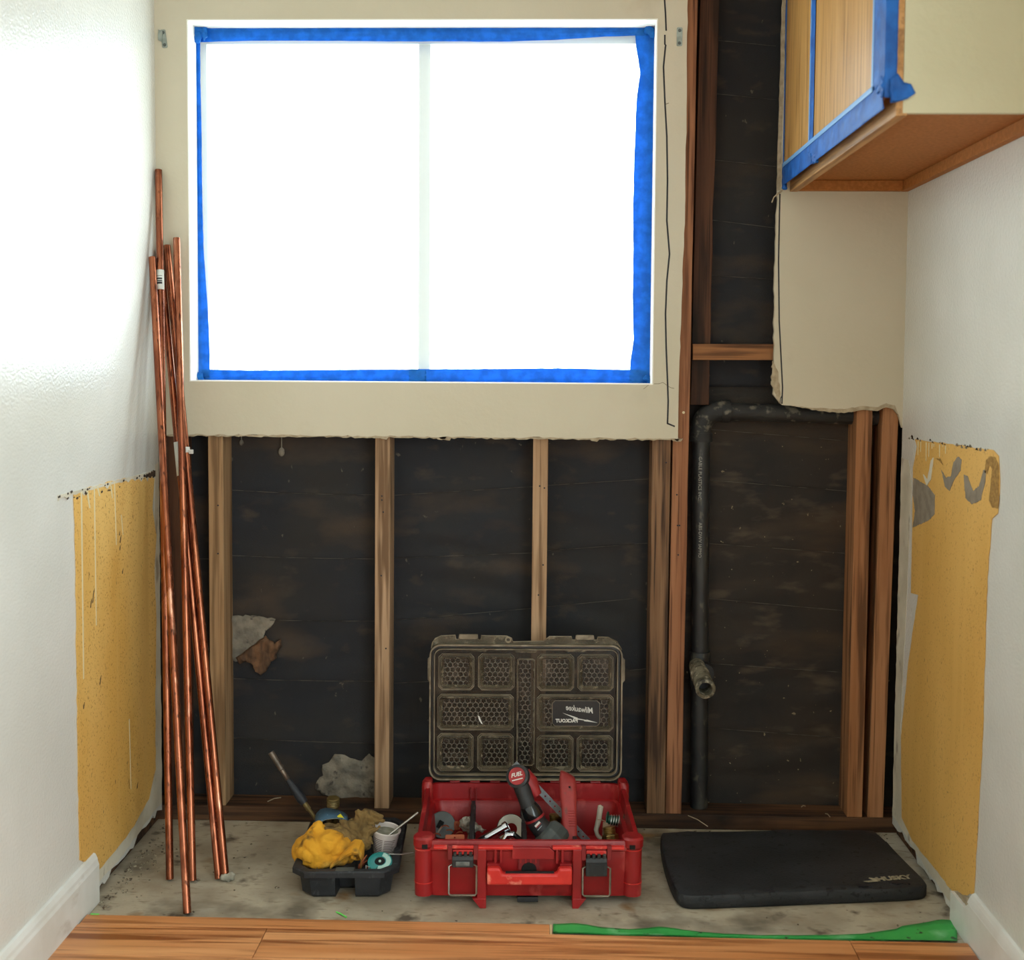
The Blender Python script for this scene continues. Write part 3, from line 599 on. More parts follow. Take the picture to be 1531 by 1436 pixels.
p1, A1, L1 = pipe('tallest copper pipe, with a small white barcode sticker near its top', az_(bz, 254, 1315), ay_(-.012, 237, 254))
p2, A2, L2 = pipe('copper pipe standing nearest the laminate, its foot at the plank edge', az_(bz, 280, 1366), ax_(XL+.0105, 227.5, 385))
p3, A3, L3 = pipe('straight copper pipe nearest the window frame, its top closest to the blue tape', az_(bz, 288, 1317), ay_(-.036, 264, 356))
p4, A4, L4 = pipe('slanted copper pipe with a scrap of grey tape at its foot and a clip', az_(bz, 337.5, 1315), ay_(-.011, 249.6, 367))
p5, A5, L5 = pipe('slanted copper pipe close beside the one with the taped foot, mostly hidden above', az_(bz, 327, 1314), ay_(-.011, 238.7, 374))
def sleeve(par, A, s0, s1, r, mat, name, a0=0, a1=2*PI, lift=0):
    """a wrap on a pipe between two distances along it"""
    up = V3(1, 0, 0); a = (up-A*up.dot(A)).normalized(); b = A.cross(a); n_ = 16
    vs_ = []
    for s_ in (s0, s1):
        for k in range(n_+1):
            t = a0+(a1-a0)*k/n_; vs_.append(A*s_+(a*math.cos(t)+b*math.sin(t))*(r+lift))
    return obj(name, MB().add(vs_, [(k, k+1, n_+2+k, n_+1+k) for k in range(n_)]), mat, par, smooth=True, solid=.0004)
f0 = L1*.818
st_ = sleeve(p1, A1, f0, f0+.05, PR+.0004, 'label_white', 'sticker', PI*.85, 2.05*PI)
for k, (o_, h) in enumerate(((.034, .0012), (.027, .004), (.0215, .003), (.018, .0012), (.0155, .004))):
    sleeve(st_, A1, f0+o_-h/2, f0+o_+h/2, PR+.0008, 'print_black', 'barcode_bar', 1.3*PI, 1.75*PI)
f4 = L4*.652
ck = sleeve(p4, A4, f4, f4+.014, PR+.0012, 'clear_plastic', 'pipe_clip'); obj('clip_tab', MB().box(A4*(f4+.004)+V3(.013, -.002, 0), (.01, .008, .010)), 'clear_plastic', ck, bevel=.001)
sleeve(p5, A5, L5*.62, L5*.675, PR+.0006, 'label_white', 'sticker', .9*PI, 1.7*PI)
M('grey_tape', '#a29d8c', '#8a8576', rough=.8, scale=60, bump=.001, bscale=150)
b4 = p4.location
blob('tape_scrap', [((.002, -.006, .006), (.016, .008, .009)), ((.014, -.004, .010), (.009, .007, .011))], 'grey_tape', p4, voxel=.0025, amp=.003, fr=150, sm=2, seed=3)

# ------------------------------------------------------------------ black drain pipe in the right bay
M('abs', '#17181a', '#222324', rough=.5, scale=20, spec=.5, spots=[('#4a463c', 60, (1, 1, .4), .68, .8), ('#3a3833', 12, (1, 1, .3), .6, .8)])
M('abs_dusty', '#2b2a28', '#1d1d1d', rough=.7, scale=16, bump=.0006, bscale=200, spots=[('#6a6457', 40, (1, 1, 1), .58, .75)])
M('corroded', '#7a7361', '#55503f', rough=.6, metal=.35, scale=50, bump=.0015, bscale=130, spots=[('#b5ad97', 60, (1, 1, 1), .6, .75), ('#2d2a22', 40, (1, 1, 1), .62, .8)])
M('pipe_print', '#8d8b82', rough=.7)
DX, DYc = .3935, .066; zt = ay_(DYc, 1075, 615).z
dp = thing('drain_pipe', 'black plastic drain pipe with an elbow and an open corroded stub', 'pipe', (DX, DYc, .04))
def dob(n_, mb, m_, par=dp, **k):
    mb.v = [(p[0]-DX, p[1]-DYc, p[2]-.04) for p in mb.v]; return obj(n_, mb, m_, par, **k)
pr_ = .0225
lean = .010       # leans slightly to the left going up
vx = lambda z: DX+.006-lean*z
vp = dob('vertical_pipe', MB().tube([(vx(.04), DYc, .04), (vx(.5), DYc, .5), (vx(zt-.04), DYc, zt-.04)], pr_, 24), 'abs', smooth=True)
el = [V3(vx(zt)+.045*(1-math.cos(a)), DYc, zt-.045+.045*math.sin(a)) for a in [PI/2*k/8 for k in range(9)]]
dob('elbow', MB().tube([V3(vx(zt), DYc, zt-.075)]+el+[V3(vx(zt)+.07, DYc, zt)], .0265, 24), 'abs_dusty', smooth=True)
dob('elbow_collar', MB().lathe([(.029, 0), (.029, .022)], (vx(zt)+.05, DYc, zt), (1, 0, 0), 24), 'abs_dusty', smooth=35)
dob('elbow_collar', MB().lathe([(.029, 0), (.029, .022)], (vx(zt), DYc, zt-.078), (0, 0, 1), 24), 'abs_dusty', smooth=35)
dob('horizontal_pipe', MB().tube([(vx(zt)+.04, DYc, zt), (XR+.02, DYc, zt-.012)], pr_, 24), 'abs_dusty', smooth=True)
ztee = ay_(DYc, 1047, 1000).z
dob('tee', MB().lathe([(.0265, -.045), (.0275, -.04), (.0275, .04), (.0265, .045)], (vx(ztee), DYc, ztee), (0, 0, 1), 24).lathe([(.028, 0), (.028, .05)], (vx(ztee), DYc, ztee), (0.05, -1, -.05), 24), 'abs', smooth=True)
s0 = ay_(-.0, 1044, 1002); s1 = ay_(-.14, 1055, 1031); A = (s1-s0).normalized(); Ls = (s1-s0).length
stb = dob('stub', MB().lathe([(.0205, -.03), (.0205, .02), (.0225, .021), (.0225, Ls-.03), (.021, Ls-.028), (.021, Ls-.02), (.0245, Ls-.019), (.0245, Ls-.002), (.022, Ls), (.0165, Ls), (.016, Ls-.06)], s0, A, 28, True), 'corroded', smooth=True)
for k in range(6):
    dob('thread_ring', MB().lathe([(.0222, 0), (.0236, .002), (.0222, .004)], s0+A*(.03+k*.011), A, 24, False), 'corroded', stb, smooth=True)
dob('pipe_bore', MB().lathe([(.0158, 0), (.0158, .002)], s0+A*(Ls-.05), A, 20), 'marker', stb)
# faint print running down the pipe
for txt, py in (('GABLE PLASTICS INC.', 716), ('ABS-DWV IAPMO', 808)):
    q = ay_(DYc-pr_, 1046.5, py)
    text_mesh('pipe_print', txt, .0115, lambda u, v, w_, q=q: V3(q.x-DX+v, q.y-DYc-.0004-w_+.02*v*v/.0225, q.z-.04-u), 'pipe_print', vp, spacing=1.02)

# ------------------------------------------------------------------ kneeling pad
M('foam', '#1d1e20', '#27282b', rough=.62, scale=8, bump=.0009, bscale=220, spec=.45, spots=[('#2c2d30', 6, (1, 2, 1), .55, .8), ('#0b0b0c', 60, (1, 1, 1), .68, .74)])
M('pad_print', '#a9a088', '#8a826d', rough=.7, scale=120)
kc = (.56, -.24, 0); kp = thing('kneeling_pad', 'black foam kneeling pad lying on the concrete by the right wall', 'kneeling pad', kc)
crn = [(.281, -.098), (.277, -.272), (.286, -.42), (.305, -.447), (.345, -.446), (.60, -.412), (.82, -.383), (.851, -.368), (.857, -.345), (.842, -.227), (.825, -.062), (.805, -.048), (.70, -.052), (.30, -.085)]
def chaik(p, n_=2):
    for _ in range(n_):
        q = []
        for i in range(len(p)):
            a, b = Vector(p[i]), Vector(p[(i+1) % len(p)]); q += [tuple(a*.75+b*.25), tuple(a*.25+b*.75)]
        p = q
    return p
po = [(x-kc[0], y-kc[1]) for x, y in chaik(crn, 2)]
sc = lambda f_: [(x*f_, y*f_*1.0) for x, y in po]
def inset(p, d):
    out = []
    for i in range(len(p)):
        a, b, c = Vector(p[i-1]), Vector(p[i]), Vector(p[(i+1) % len(p)]); t = (c-a).normalized(); n_ = Vector((-t.y, t.x))
        q = b+n_*d
        if q.length > b.length: q = b-n_*d
        out.append(tuple(q))
    return out
rings = [[V3(x, y, z+(.0018*noise.noise(Vector((x*9, y*9, 3))) if z > .02 else 0)) for x, y in inset(po, d)] for z, d in ((.0008, .004), (.006, .0), (.026, .0), (.031, .003), (.033, .009))]
mbp = MB().loft(rings[:-1], True, False)
top_ = [(p.x, p.y) for p in rings[-2]]
mt = relief(top_, lambda u, v, t: V3(u, v, .031+t+.0018*noise.noise(Vector((u*9, v*9, 3)))), .0035, .0012, .022, 14, 4); mbp.add(mt.v, mt.f)
obj('pad_body', mbp, 'foam', kp, smooth=70)
# worn dents near the front edge
for x, y, s_ in ((1150, 1333, .012), (1290, 1326, .02), (1345, 1322, .022), (1240, 1331, .008)):
    c = az_(.033, x, y); obj('worn_nick', MB().prism(jag([(c.x-kc[0]-s_, c.y-kc[1]-.006), (c.x-kc[0]+s_, c.y-kc[1]-.004), (c.x-kc[0]+s_*.6, c.y-kc[1]+.007), (c.x-kc[0]-s_*.7, c.y-kc[1]+.005)], .005, .003, x), lambda u, v, t: V3(u, v, t), .030, .0362), 'marker', kp)
a, b = az_(.0355, 1310, 1316.2), az_(.0355, 1361, 1312.2); m_ = (a+b)/2; wv = (b-a); ang = math.atan2(wv.y, wv.x); lw = wv.length
ux = V3(math.cos(ang), math.sin(ang), 0); uy = V3(-math.sin(ang), math.cos(ang), 0)
MP = lambda u, v, w_: V3(m_.x-kc[0], m_.y-kc[1], .0365+w_)+ux*u+uy*v
text_mesh('pad_lettering', 'HUSKY', .026, lambda u, v, w_: MP(u, v, w_), 'pad_print', kp, shear=.1, bold=.0012, spacing=1.0)
dg_ = [(-.074, -.004), (-.066, -.0105), (-.045, -.0105), (-.043, -.012), (-.040, -.004), (-.038, .008), (-.044, .006), (-.052, .012), (-.056, .008), (-.05, -.002), (-.062, -.004)]
obj('pad_emblem', MB().prism(dg_, lambda u, v, t: MP(u, v, t), 0, .0006), 'pad_print', kp)

# ------------------------------------------------------------------ green tape on the floor
M('tape_green', '#3fae55', '#2f9a48', rough=.5, scale=10, bump=.0006, bscale=70, spots=[('#7cc98a', 9, (1, 1, 1), .62, .8), ('#2b4a2a', 30, (1, 1, 1), .74, .8)])
M('green_bright', '#6fdc62', rough=.5)
tp = [(827, 1380.5), (860, 1379), (900, 1385), (940, 1389), (985, 1384.5), (1010, 1387), (1050, 1393), (1130, 1397), (1230, 1397), (1290, 1395), (1345, 1387.5), (1405, 1377), (1431, 1379)]
bt_ = [(827, 1398), (1431, 1412)]
mb = MB(); n_ = 80; rows = 5; vs_ = []
for i in range(n_+1):
    x = 827+(1431-827)*i/n_; k = max(j for j in range(len(tp)) if tp[j][0] <= x+1e-6); k = min(k, len(tp)-2)
    f_ = (x-tp[k][0])/(tp[k+1][0]-tp[k][0]); yt = tp[k][1]+(tp[k+1][1]-tp[k][1])*f_; yb = 1398+14*i/n_
    a = az_(.004, x, yt); b = az_(.004, x, yb)
    for j in range(rows+1):
        t = j/rows; p = a.lerp(b, t); ed = 1-t
        vs_.append(V3(p.x, p.y, .0012+.0035*abs(noise.noise(Vector((p.x*8, p.y*20, 1))))*ed+(.004*ed if i > 68 else 0)+.0095*(t > .95)))
mb.add(vs_, [(i*(rows+1)+j, (i+1)*(rows+1)+j, (i+1)*(rows+1)+j+1, i*(rows+1)+j+1) for i in range(n_) for j in range(rows)])
c0 = mb.v[0]
tag(obj('green_tape', mb, 'tape_green', smooth=True, solid=.0003), 'long green masking tape stuck along the edge of the laminate', 'tape')
a, b = az_(.002, 503, 1364), az_(.002, 518, 1372)
tag(obj('tape_scrap', MB().tube([a, a.lerp(b, .5)+V3(0, 0, .001), b], .0018, 5), 'green_bright'), 'tiny bright green scrap on the concrete before the black tray', 'scrap')
a, b = az_(.0125, 136, 1367), az_(.0125, 148, 1367.5)
tag(obj('tape_scrap', MB().box((a+b)/2, (.018, .004, .001)), 'green_bright'), 'tiny green scrap by the left baseboard end', 'scrap')
# grit on the slab: nobody could count it
M('grit', '#57493a', '#a09680', rough=.95, scale=200, ramp=(.45, .55))
mb = MB(); R5 = random.Random(5)
for k in range(420):
    m5 = R5.random()
    if m5 < .35: x = XL+.01+abs(R5.gauss(0, .03)); y_ = R5.uniform(-.5, 0)
    elif m5 < .6: x = XR-.01-abs(R5.gauss(0, .02)); y_ = R5.uniform(-.5, 0)
    elif m5 < .75: x = R5.uniform(XL+.03, XR-.03); y_ = R5.uniform(-.03, .005)
    else: x = R5.uniform(XL+.03, XR-.03); y_ = R5.uniform(-.54, 0)
    if x < XL+.004 or x > XR-.004 or y_ > .008: continue
    if (.25 < x < .87 and -.46 < y_ < -.03) or (-.6 < x < .25 and -.48 < y_ < -.04) or y_ < -.515 and x > 0: continue
    s_ = R5.uniform(.0008, .003)*(1.6 if R5.random() < .1 else 1)
    mb.box((x, y_, s_*.35+.0002), (s_*2, s_*1.5, s_*.7), Matrix.Rotation(R5.uniform(0, 3), 3, 'Z'))
g_ = obj('floor_grit', mb, 'grit'); g_['kind'] = 'stuff'; tag(g_, 'crumbs and grit scattered over the concrete', 'grit')

# ------------------------------------------------------------------ red toolbox
M('red_plastic', '#9d171a', '#841013', rough=.42, scale=9, bump=.0002, bscale=300, spec=.5, spots=[('#c2504a', 22, (1, 1, .4), .66, .9), ('#6f1012', 14, (1, 1, 1), .68, .9)])
M('red_lit_worn', '#d8342c', '#c62823', rough=.4, scale=20, spots=[('#ec8470', 40, (1, 1, 1), .66, .85)])  # lighter red paints in the light from above, with worn pale spots
M('red_dark', '#7d1417', '#6b0f12', rough=.55, scale=14, spots=[('#8f4a42', 20, (1, 1, 1), .64, .85)])
M('black_plastic', '#1b1c1e', '#27282a', rough=.5, scale=30, spots=[('#4a4a48', 50, (1, 1, .4), .66, .8)])
M('black_hole', '#060606', rough=.9)
M('steel', '#a6a094', '#8c867b', rough=.32, metal=.85, scale=40)
M('latch_silver', '#8d9490', '#5f6664', rough=.35, metal=.3, scale=30, spots=[('#c9cfca', 30, (1, .5, 1), .56, .7)])
M('smoke', '#1f1912', '#2e261c', rough=.3, alpha=.5, scale=7, spec=.5, spots=[('#55483a', 26, (1, 1, 1), .58, .8)])
M('smoke_rib', '#93856e', '#6f624d', rough=.4, alpha=.88, scale=18, spots=[('#9d907a', 30, (1, 1, 1), .6, .8)])
M('smoke_dust', '#6c604b', '#4e432f', rough=.6, alpha=.62, scale=20, spots=[('#857963', 60, (1, 1, 1), .55, .7)])
M('hex_rib', '#aaa08f', rough=.4, alpha=.36)
M('logo_panel', '#17181a', rough=.35, alpha=.9); M('logo_white', '#d8d6cf', rough=.5)
tb = thing('toolbox', 'open red plastic toolbox with a smoky clear lid standing up', 'toolbox', (-.043, -.257, 0), .04)
Hh = .145; W_, D_ = .492, .372
def R4(wd, dp_, r, z, n_=5): return [V3(x, y, z) for x, y in rr(wd, dp_, r, n_)]
body = MB().loft([R4(.445, .33, .03, .016), R4(.47, .352, .036, .019), R4(.478, .358, .036, .03), R4(.486, .362, .036, .112), R4(.486, .362, .036, .120), R4(W_, D_, .036, .124), R4(W_, D_, .036, Hh-.004), R4(W_-.004, D_-.004, .035, Hh),
                  R4(W_-.022, D_-.022, .03, Hh), R4(W_-.026, D_-.026, .028, .108), R4(W_-.044, D_-.044, .022, .106), R4(W_-.048, D_-.048, .02, .094), R4(W_-.052, D_-.052, .02, .09), R4(.425, .31, .02, .022)])
bd = obj('body', body, 'red_plastic', tb, smooth=35)
FY = -.186
for s in (-1, 1):
    post = MB().loft([[V3(s*x, y, z) for x, y in rr(.040, .044, .018, 4, .229, FY+.018)] for z in (.022, .03, .128)]+[[V3(s*x, y, z) for x, y in rr(.046, .05, .02, 4, .229, FY+.018)] for z in (.132, .148)]+[[V3(s*x, y, .152) for x, y in rr(.036, .04, .016, 4, .229, FY+.018)]])
    cp = obj('corner_post', post, 'red_plastic', tb, smooth=35)
    for x, y in ((.246, FY+.003), (.226, FY-.0075)):
        obj('notch', MB().box((s*x, y, .135), (.012 if x < .24 else .008, .003, .009), Matrix.Rotation(s*(.9 if x > .24 else 0), 3, 'Z')), 'black_hole', cp)
    for z in (.124, .05):
        obj('moulding_line', MB().loft([[V3(s*x, y, z+k) for x, y in rr(.042, .046, .019, 4, .229, FY+.018)] for k in (0, .0016)]), 'red_lit_worn', cp)
    bp = obj('corner_post', MB().loft([[V3(s*x, y, z) for x, y in rr(.026, .05, .012, 4, .242, .165)] for z in (.09, .10, .15)]+[[V3(s*x, y, .158) for x, y in rr(.018, .04, .008, 4, .24, .165)]]), 'red_plastic', tb, smooth=35)
# flange below the rim, front panel, columns with feet
for x0, x1 in ((-.207, -.177), (-.110, -.034), (.052, .1155), (.176, .208)):
    obj('front_flange', MB().bb(x0, x1, FY-.012, FY+.002, .131, .1365), 'red_lit_worn', tb, bevel=.001)
obj('front_panel', MB().prism([(-.036, .1335), (.046, .1335), (.056, .124), (.056, .108), (-.036, .108)], lambda u, v, t: V3(u, FY-t, v), -.002, .008), 'red_plastic', tb, bevel=.001)
for x in (-.072, -.060, .062, .074): obj('rib', MB().bb(x-.0028, x+.0028, FY-.007, FY+.002, .098, .130), 'red_plastic', tb, bevel=.0008)
for s in (-1, 1):
    xa, xb = (-.112, -.092) if s < 0 else (.096, .116)
    obj('column', MB().bb(xa, xb, FY-.012, FY+.004, .02, .131), 'red_plastic', tb, bevel=.0015)
    xo = xa-.010 if s < 0 else xb+.010; xi = xb if s < 0 else xa
    obj('foot', MB().prism([(xo, .022), (xi, .022), (xi, .0), (xi-(.013 if s < 0 else -.013), .0)], lambda u, v, t: V3(u, FY-t, v), -.02, .013), 'red_plastic', tb, bevel=.001)
    obj('rear_foot', MB().bb(s*.105-.012, s*.105+.012, .12, .15, 0, .018), 'red_plastic', tb, bevel=.001)
obj('centre_recess', MB().bb(-.022, .024, FY-.0035, FY+.001, .083, .113), 'red_dark', tb)
for x in (-.017, -.006, .005, .016): obj('recess_rib', MB().bb(x-.0015, x+.0015, FY-.0055, FY-.0034, .098, .113), 'red_plastic', tb)
obj('stack_hole', MB().lathe([(.0165, 0), (.0165, .002)], (.001, FY-.0036, .083), (0, -1, 0), 24), 'black_hole', tb)
obj('centre_foot', MB().bb(-.024, .022, FY+.006, FY+.05, .006, .0165), 'black_plastic', tb, bevel=.001)
# carrying handle folded down
hp = [(-.090, .060), (.094, .060), (.094, .097), (.066, .097), (.060, .084), (-.056, .084), (-.062, .097), (-.090, .097)]
hd = obj('handle', MB().prism(hp, lambda u, v, t: V3(u, FY-t, v), .013, .032), 'red_lit_worn', tb, bevel=.0045, seg=3, label='red carrying handle folded flat')
for x0, x1 in ((-.09, -.064), (.068, .094)): obj('handle_lug', MB().bb(x0, x1, FY-.013, FY+.002, .088, .1), 'red_plastic', hd)
obj('grip_slot', MB().bb(-.05, .055, FY-.026, FY-.016, .0842, .0856), 'black_plastic', hd)
# latches with wire bails
def latch(xc, wd, z0, z1, bz0, bz1, silver):
    for x in (xc-wd/2-.005, xc+wd/2+.005): obj('latch_tower', MB().bb(x-.0048, x+.0048, FY-.013, FY+.002, .108, .1385), 'red_dark', tb, bevel=.0008)
    obj('latch_bridge', MB().bb(xc-wd/2, xc+wd/2, FY-.0125, FY-.006, .133, .1385).bb(xc-wd/2+.001, xc+wd/2-.001, FY-.008, FY, .118, .127), 'red_lit_worn', tb, bevel=.0008)
    lt = obj('latch', MB().prism([(-.004, z0), (-.017, z0+.004), (-.017, z1-.008), (-.012, z1), (-.004, z1)], lambda u, v, t: V3(xc+t, FY+u, v), -wd/2, wd/2), 'black_plastic', tb, bevel=.001, label='black latch flap')
    obj('latch_plate', MB().bb(xc-wd*.32, xc+wd*.32, FY-.0185, FY-.0165, z0+.008, z1-.011), 'latch_silver' if silver else 'black_plastic', lt, bevel=.0006)
    obj('latch_window', MB().bb(xc-wd*.2, xc+wd*.2, FY-.0193, FY-.0184, z0+.012, z1-.015), 'latch_silver' if silver else 'red_dark' if 0 else 'black_plastic', lt)
    for k in range(4):
        x = xc-wd/2+wd*(k+.5)/4; obj('latch_tooth', MB().bb(x-.0034, x+.0034, FY-.0135, FY-.003, z1-.002, z1+.008), 'black_plastic', lt, bevel=.0006)
    hw = wd/2+.007; y_ = FY-.016
    pts = [V3(xc-wd/2+.002, FY-.010, bz1+.002), V3(xc-hw, y_, bz1), V3(xc-hw, y_, bz0+.004), V3(xc-hw+.004, y_, bz0), V3(xc+hw-.004, y_, bz0), V3(xc+hw, y_, bz0+.004), V3(xc+hw, y_, bz1), V3(xc+wd/2-.002, FY-.010, bz1+.002)]
    obj('wire_bail', MB().tube(pts, .0023, 8), 'steel', tb, smooth=True)
latch(-.143, .046, .089, .117, .031, .096, True); latch(.1475, .046, .070, .113, .030, .092, False)
# dividers, hinge knuckles
for x in (-.128, -.006, .108):
    dv = obj('divider', MB().bb(x-.0048, x+.0048, -.150, .158, .022, .108), 'black_plastic', tb, bevel=.001)
    for k in range(6): obj('divider_rib', MB().bb(x-.0062, x+.0062, -.14+k*.055, -.134+k*.055, .026, .104), 'black_plastic', dv)
    obj('divider_slot', MB().bb(x-.008, x-.0055, .1585, .1665, .1085, .137).bb(x+.0055, x+.008, .1585, .1665, .1085, .137), 'red_dark', tb)
for k in range(8):
    x = -.175+k*.05; obj('hinge_knuckle', MB().tube([(x-.012, D_/2+.002, Hh-.001), (x+.012, D_/2+.002, Hh-.001)], .0055, 10), 'red_plastic', tb, smooth=True)
# lid: local u across, v up from the hinge, t towards the viewer
K = 1/(4.503*609); LEAN = .035
def LT(u, v, t): return V3(u, D_/2+.006+v*math.sin(LEAN)-t*math.cos(LEAN), Hh+.004+v*math.cos(LEAN)+t*math.sin(LEAN))
cl = lambda x, y: ((x-731)*K, (1062-y)*K)
x0, y0 = cl(75, 1055); x1, y1 = cl(1388, 128)
cxl, cyl, wl_, hl = (x0+x1)/2, (y0+y1)/2, x1-x0, y1-y0
lid = obj('lid', MB().prism(rr(wl_, hl, .028, 6, cxl, cyl), LT, -.006, -.003), 'smoke', tb, label='smoky translucent lid with moulded pockets')
def lring(nm, wd, hg, r, wdt, t0, t1, mat): return obj(nm, MB().ring(rr(wd, hg, r, 6, cxl, cyl), rr(wd-2*wdt, hg-2*wdt, max(.003, r-wdt), 6, cxl, cyl), LT, t0, t1), mat, lid)
lring('lid_rim', wl_, hl, .028, .0035, -.006, .016, 'smoke_rib'); lring('seal_groove', wl_-.010, hl-.010, .024, .005, -.003, .006, 'logo_panel'); lring('inner_rim', wl_-.022, hl-.022, .02, .0022, -.003, .012, 'smoke_rib')
lip = [(85, 160), (92, 120), (112, 92), (150, 74), (248, 68), (252, 96), (272, 98), (275, 64), (400, 64), (403, 98), (421, 96), (425, 70), (600, 73), (632, 88), (642, 112), (850, 106), (890, 74), (1040, 74), (1043, 96), (1066, 98), (1069, 68), (1192, 70), (1195, 98), (1216, 96), (1219, 77), (1290, 78), (1350, 108), (1384, 165), (1350, 132), (1300, 128), (160, 128), (115, 134)]
obj('lid_lip', MB().prism([cl(*p) for p in lip], LT, -.002, .004), 'smoke_dust', lid)
obj('lip_edge', MB().tube([LT(*cl(*p), .004) for p in lip[:28]], .0012, 5), 'smoke_rib', lid)
for a, b in ((275, 400), (1069, 1192)):
    u0, v0 = cl(a, 92); u1, v1 = cl(b, 62); obj('latch_catch', MB().prism(octo(u0, u1, v0, v1, .002), LT, .004, .011), 'smoke_rib', lid)
u0, v0 = cl(609, 98); obj('lock_eyelet', MB().ring([(u0+.008*math.cos(a), v0+.008*math.sin(a)) for a in [2*PI*k/16 for k in range(16)]], [(u0+.0042*math.cos(a), v0+.0042*math.sin(a)) for a in [2*PI*k/16 for k in range(16)]], LT, .004, .007), 'smoke_rib', lid)
for s, xe in ((-1, 62), (1, 1405)):
    pts = [cl(xe-s*-18 if 0 else xe+(18 if s < 0 else -18), 215), cl(xe, 232), cl(xe, 372), cl(xe+(18 if s < 0 else -18), 392)]
    obj('side_tab', MB().prism(pts, LT, -.004, .008), 'smoke_rib', lid)
cells = [(133, 197, 378, 447), (405, 197, 653, 447), (808, 197, 1060, 450), (1083, 197, 1330, 450), (128, 475, 650, 722), (808, 475, 1332, 727), (128, 745, 375, 1003), (402, 745, 650, 1003), (808, 755, 1060, 1005), (1083, 755, 1330, 1005), (670, 228, 792, 965)]
hexm = MB()
for (a, b, c, d) in cells:
    u0, v0 = cl(a, d); u1, v1 = cl(c, b); nar = (c-a) < 150; ch = .009 if not nar else .005
    def oc(i): return octo(u0+i, u1-i, v0+i, v1-i, max(.002, ch-i*.4))
    pk = obj('pocket', MB().ring(oc(0), oc(.0012), LT, -.003, .002), 'smoke_rib', lid)
    if not nar: obj('pocket_step', MB().ring(oc(.0032), oc(.0042), LT, -.003, .0045), 'smoke_rib', lid)
    i = .008 if not nar else .003
    rI = lambda q, r: rr(u1-u0-2*q, v1-v0-2*q, r, 4, (u0+u1)/2, (v0+v1)/2)
    obj('pocket_wall', MB().loft([[LT(*p, .005) for p in rI(i-.002, .006)], [LT(*p, .0055) for p in rI(i, .005)], [LT(*p, -.0015) for p in rI(i+.005 if not nar else i+.001, .004)]], False, False), 'smoke_dust', lid)
    pitch = .0132; q = i+.004 if not nar else i+.001; row = 0; vv = v0+q+.004
    while vv < v1-q-.002:
        uu = u0+q+(.5 if row % 2 else 0)*pitch+.004
        while uu < u1-q-.002:
            ho = [(uu+pitch*.57*math.sin(2*PI*k/6), vv+pitch*.57*math.cos(2*PI*k/6)) for k in range(6)]
            hi = [(uu+pitch*.50*math.sin(2*PI*k/6), vv+pitch*.50*math.cos(2*PI*k/6)) for k in range(6)]
            hexm.loft([[LT(*p, -.0025) for p in ho], [LT(*p, -.0025) for p in hi]], False, False); uu += pitch
        vv += pitch*.866; row += 1
hx = obj('honeycomb_ribs', hexm, 'hex_rib', lid); hx['kind'] = 'stuff'
for a, b, c, d in ((318, 148, 466, 180), (658, 148, 805, 187), (998, 148, 1145, 180)):
    u0, v0 = cl(a, d); u1, v1 = cl(c, b); obj('lid_pad', MB().prism(octo(u0, u1, v0, v1, .003), LT, -.003, .004), 'smoke_dust', lid)
u0, v0 = cl(912, 692); u1, v1 = cl(1238, 515)
obj('logo_plate', MB().prism(octo(u0, u1, v0, v1, .007), LT, -.002, .001), 'logo_panel', lid)
obj('logo_border', MB().ring(octo(u0, u1, v0, v1, .007), octo(u0+.001, u1-.001, v0+.001, v1-.001, .0066), LT, .001, .002), 'smoke_rib', lid)
cu_, cv_ = cl(1102, 575)
ca, sa = math.cos(-.13), math.sin(-.13)
text_mesh('logo_lettering', 'Milwaukee', .0205, lambda u, v, w_: LT(cu_+(-u*.82)*ca-v*sa, cv_+(-u*.82)*sa+v*ca, .0015+w_), 'logo_white', lid, shear=.3, bold=.0001, spacing=.95)
cu2, cv2 = cl(1012, 655)
text_mesh('logo_lettering', 'PACKOUT', .0118, lambda u, v, w_: LT(cu2-u*1.0, cv2+v, .0015+w_), 'logo_white', lid, bold=.0005)
bolt = [(982, 600), (1088, 634), (1082, 637), (1152, 650), (1146, 645), (1222, 667), (1130, 656), (1136, 652), (1054, 640), (1064, 636)]
obj('logo_bolt', MB().prism([cl(*p) for p in bolt], LT, .001, .0018), 'logo_white', lid)
pts = [(405, 622), (415, 628), (425, 655), (438, 680), (428, 676), (412, 650)]
obj('scratch', MB().prism([cl(*p) for p in pts], LT, .0, .0012), 'logo_white', lid)

# ------------------------------------------------------------------ things in the toolbox
M('rubber_grey', '#4c5250', '#3c4140', rough=.5, scale=20)
M('tool_black', '#1d1d1e', '#2a2a2b', rough=.55, scale=60, bump=.0004, bscale=400)
M('tool_glossy', '#141516', rough=.18, spec=.6)
M('tool_red', '#a3282a', '#8e2022', rough=.5, scale=30)
M('handle_red', '#9e2f2b', '#8b2724', rough=.6, scale=18, bump=.0003, bscale=200, spots=[('#6e3a33', 40, (1, 1, .4), .66, .8)])
M('galvanised', '#b9bfc3', '#9ba1a6', rough=.4, metal=.6, scale=60)
M('bag', '#8f897b', '#a8a294', rough=.35, alpha=.75, scale=60, bump=.001, bscale=120)
M('white_enamel', '#d9d5c8', '#c9c3b2', rough=.3, scale=14, spots=[('#a58f66', 30, (1, 1, 1), .72, .85)])
M('chrome', '#c9ccd2', rough=.08, metal=1)
M('brass', '#a88b52', '#8f7340', rough=.36, metal=.85, scale=30, spots=[('#5f4d2b', 30, (1, 1, 1), .62, .8)])
M('copper_dull', '#a85b3c', '#8d4830', rough=.5, metal=.55, scale=30)
M('hook_white', '#c9c2b2', '#b5ad9b', rough=.5, scale=30)
M('cardboard', '#a58d75', '#8f7862', rough=.9, scale=30)
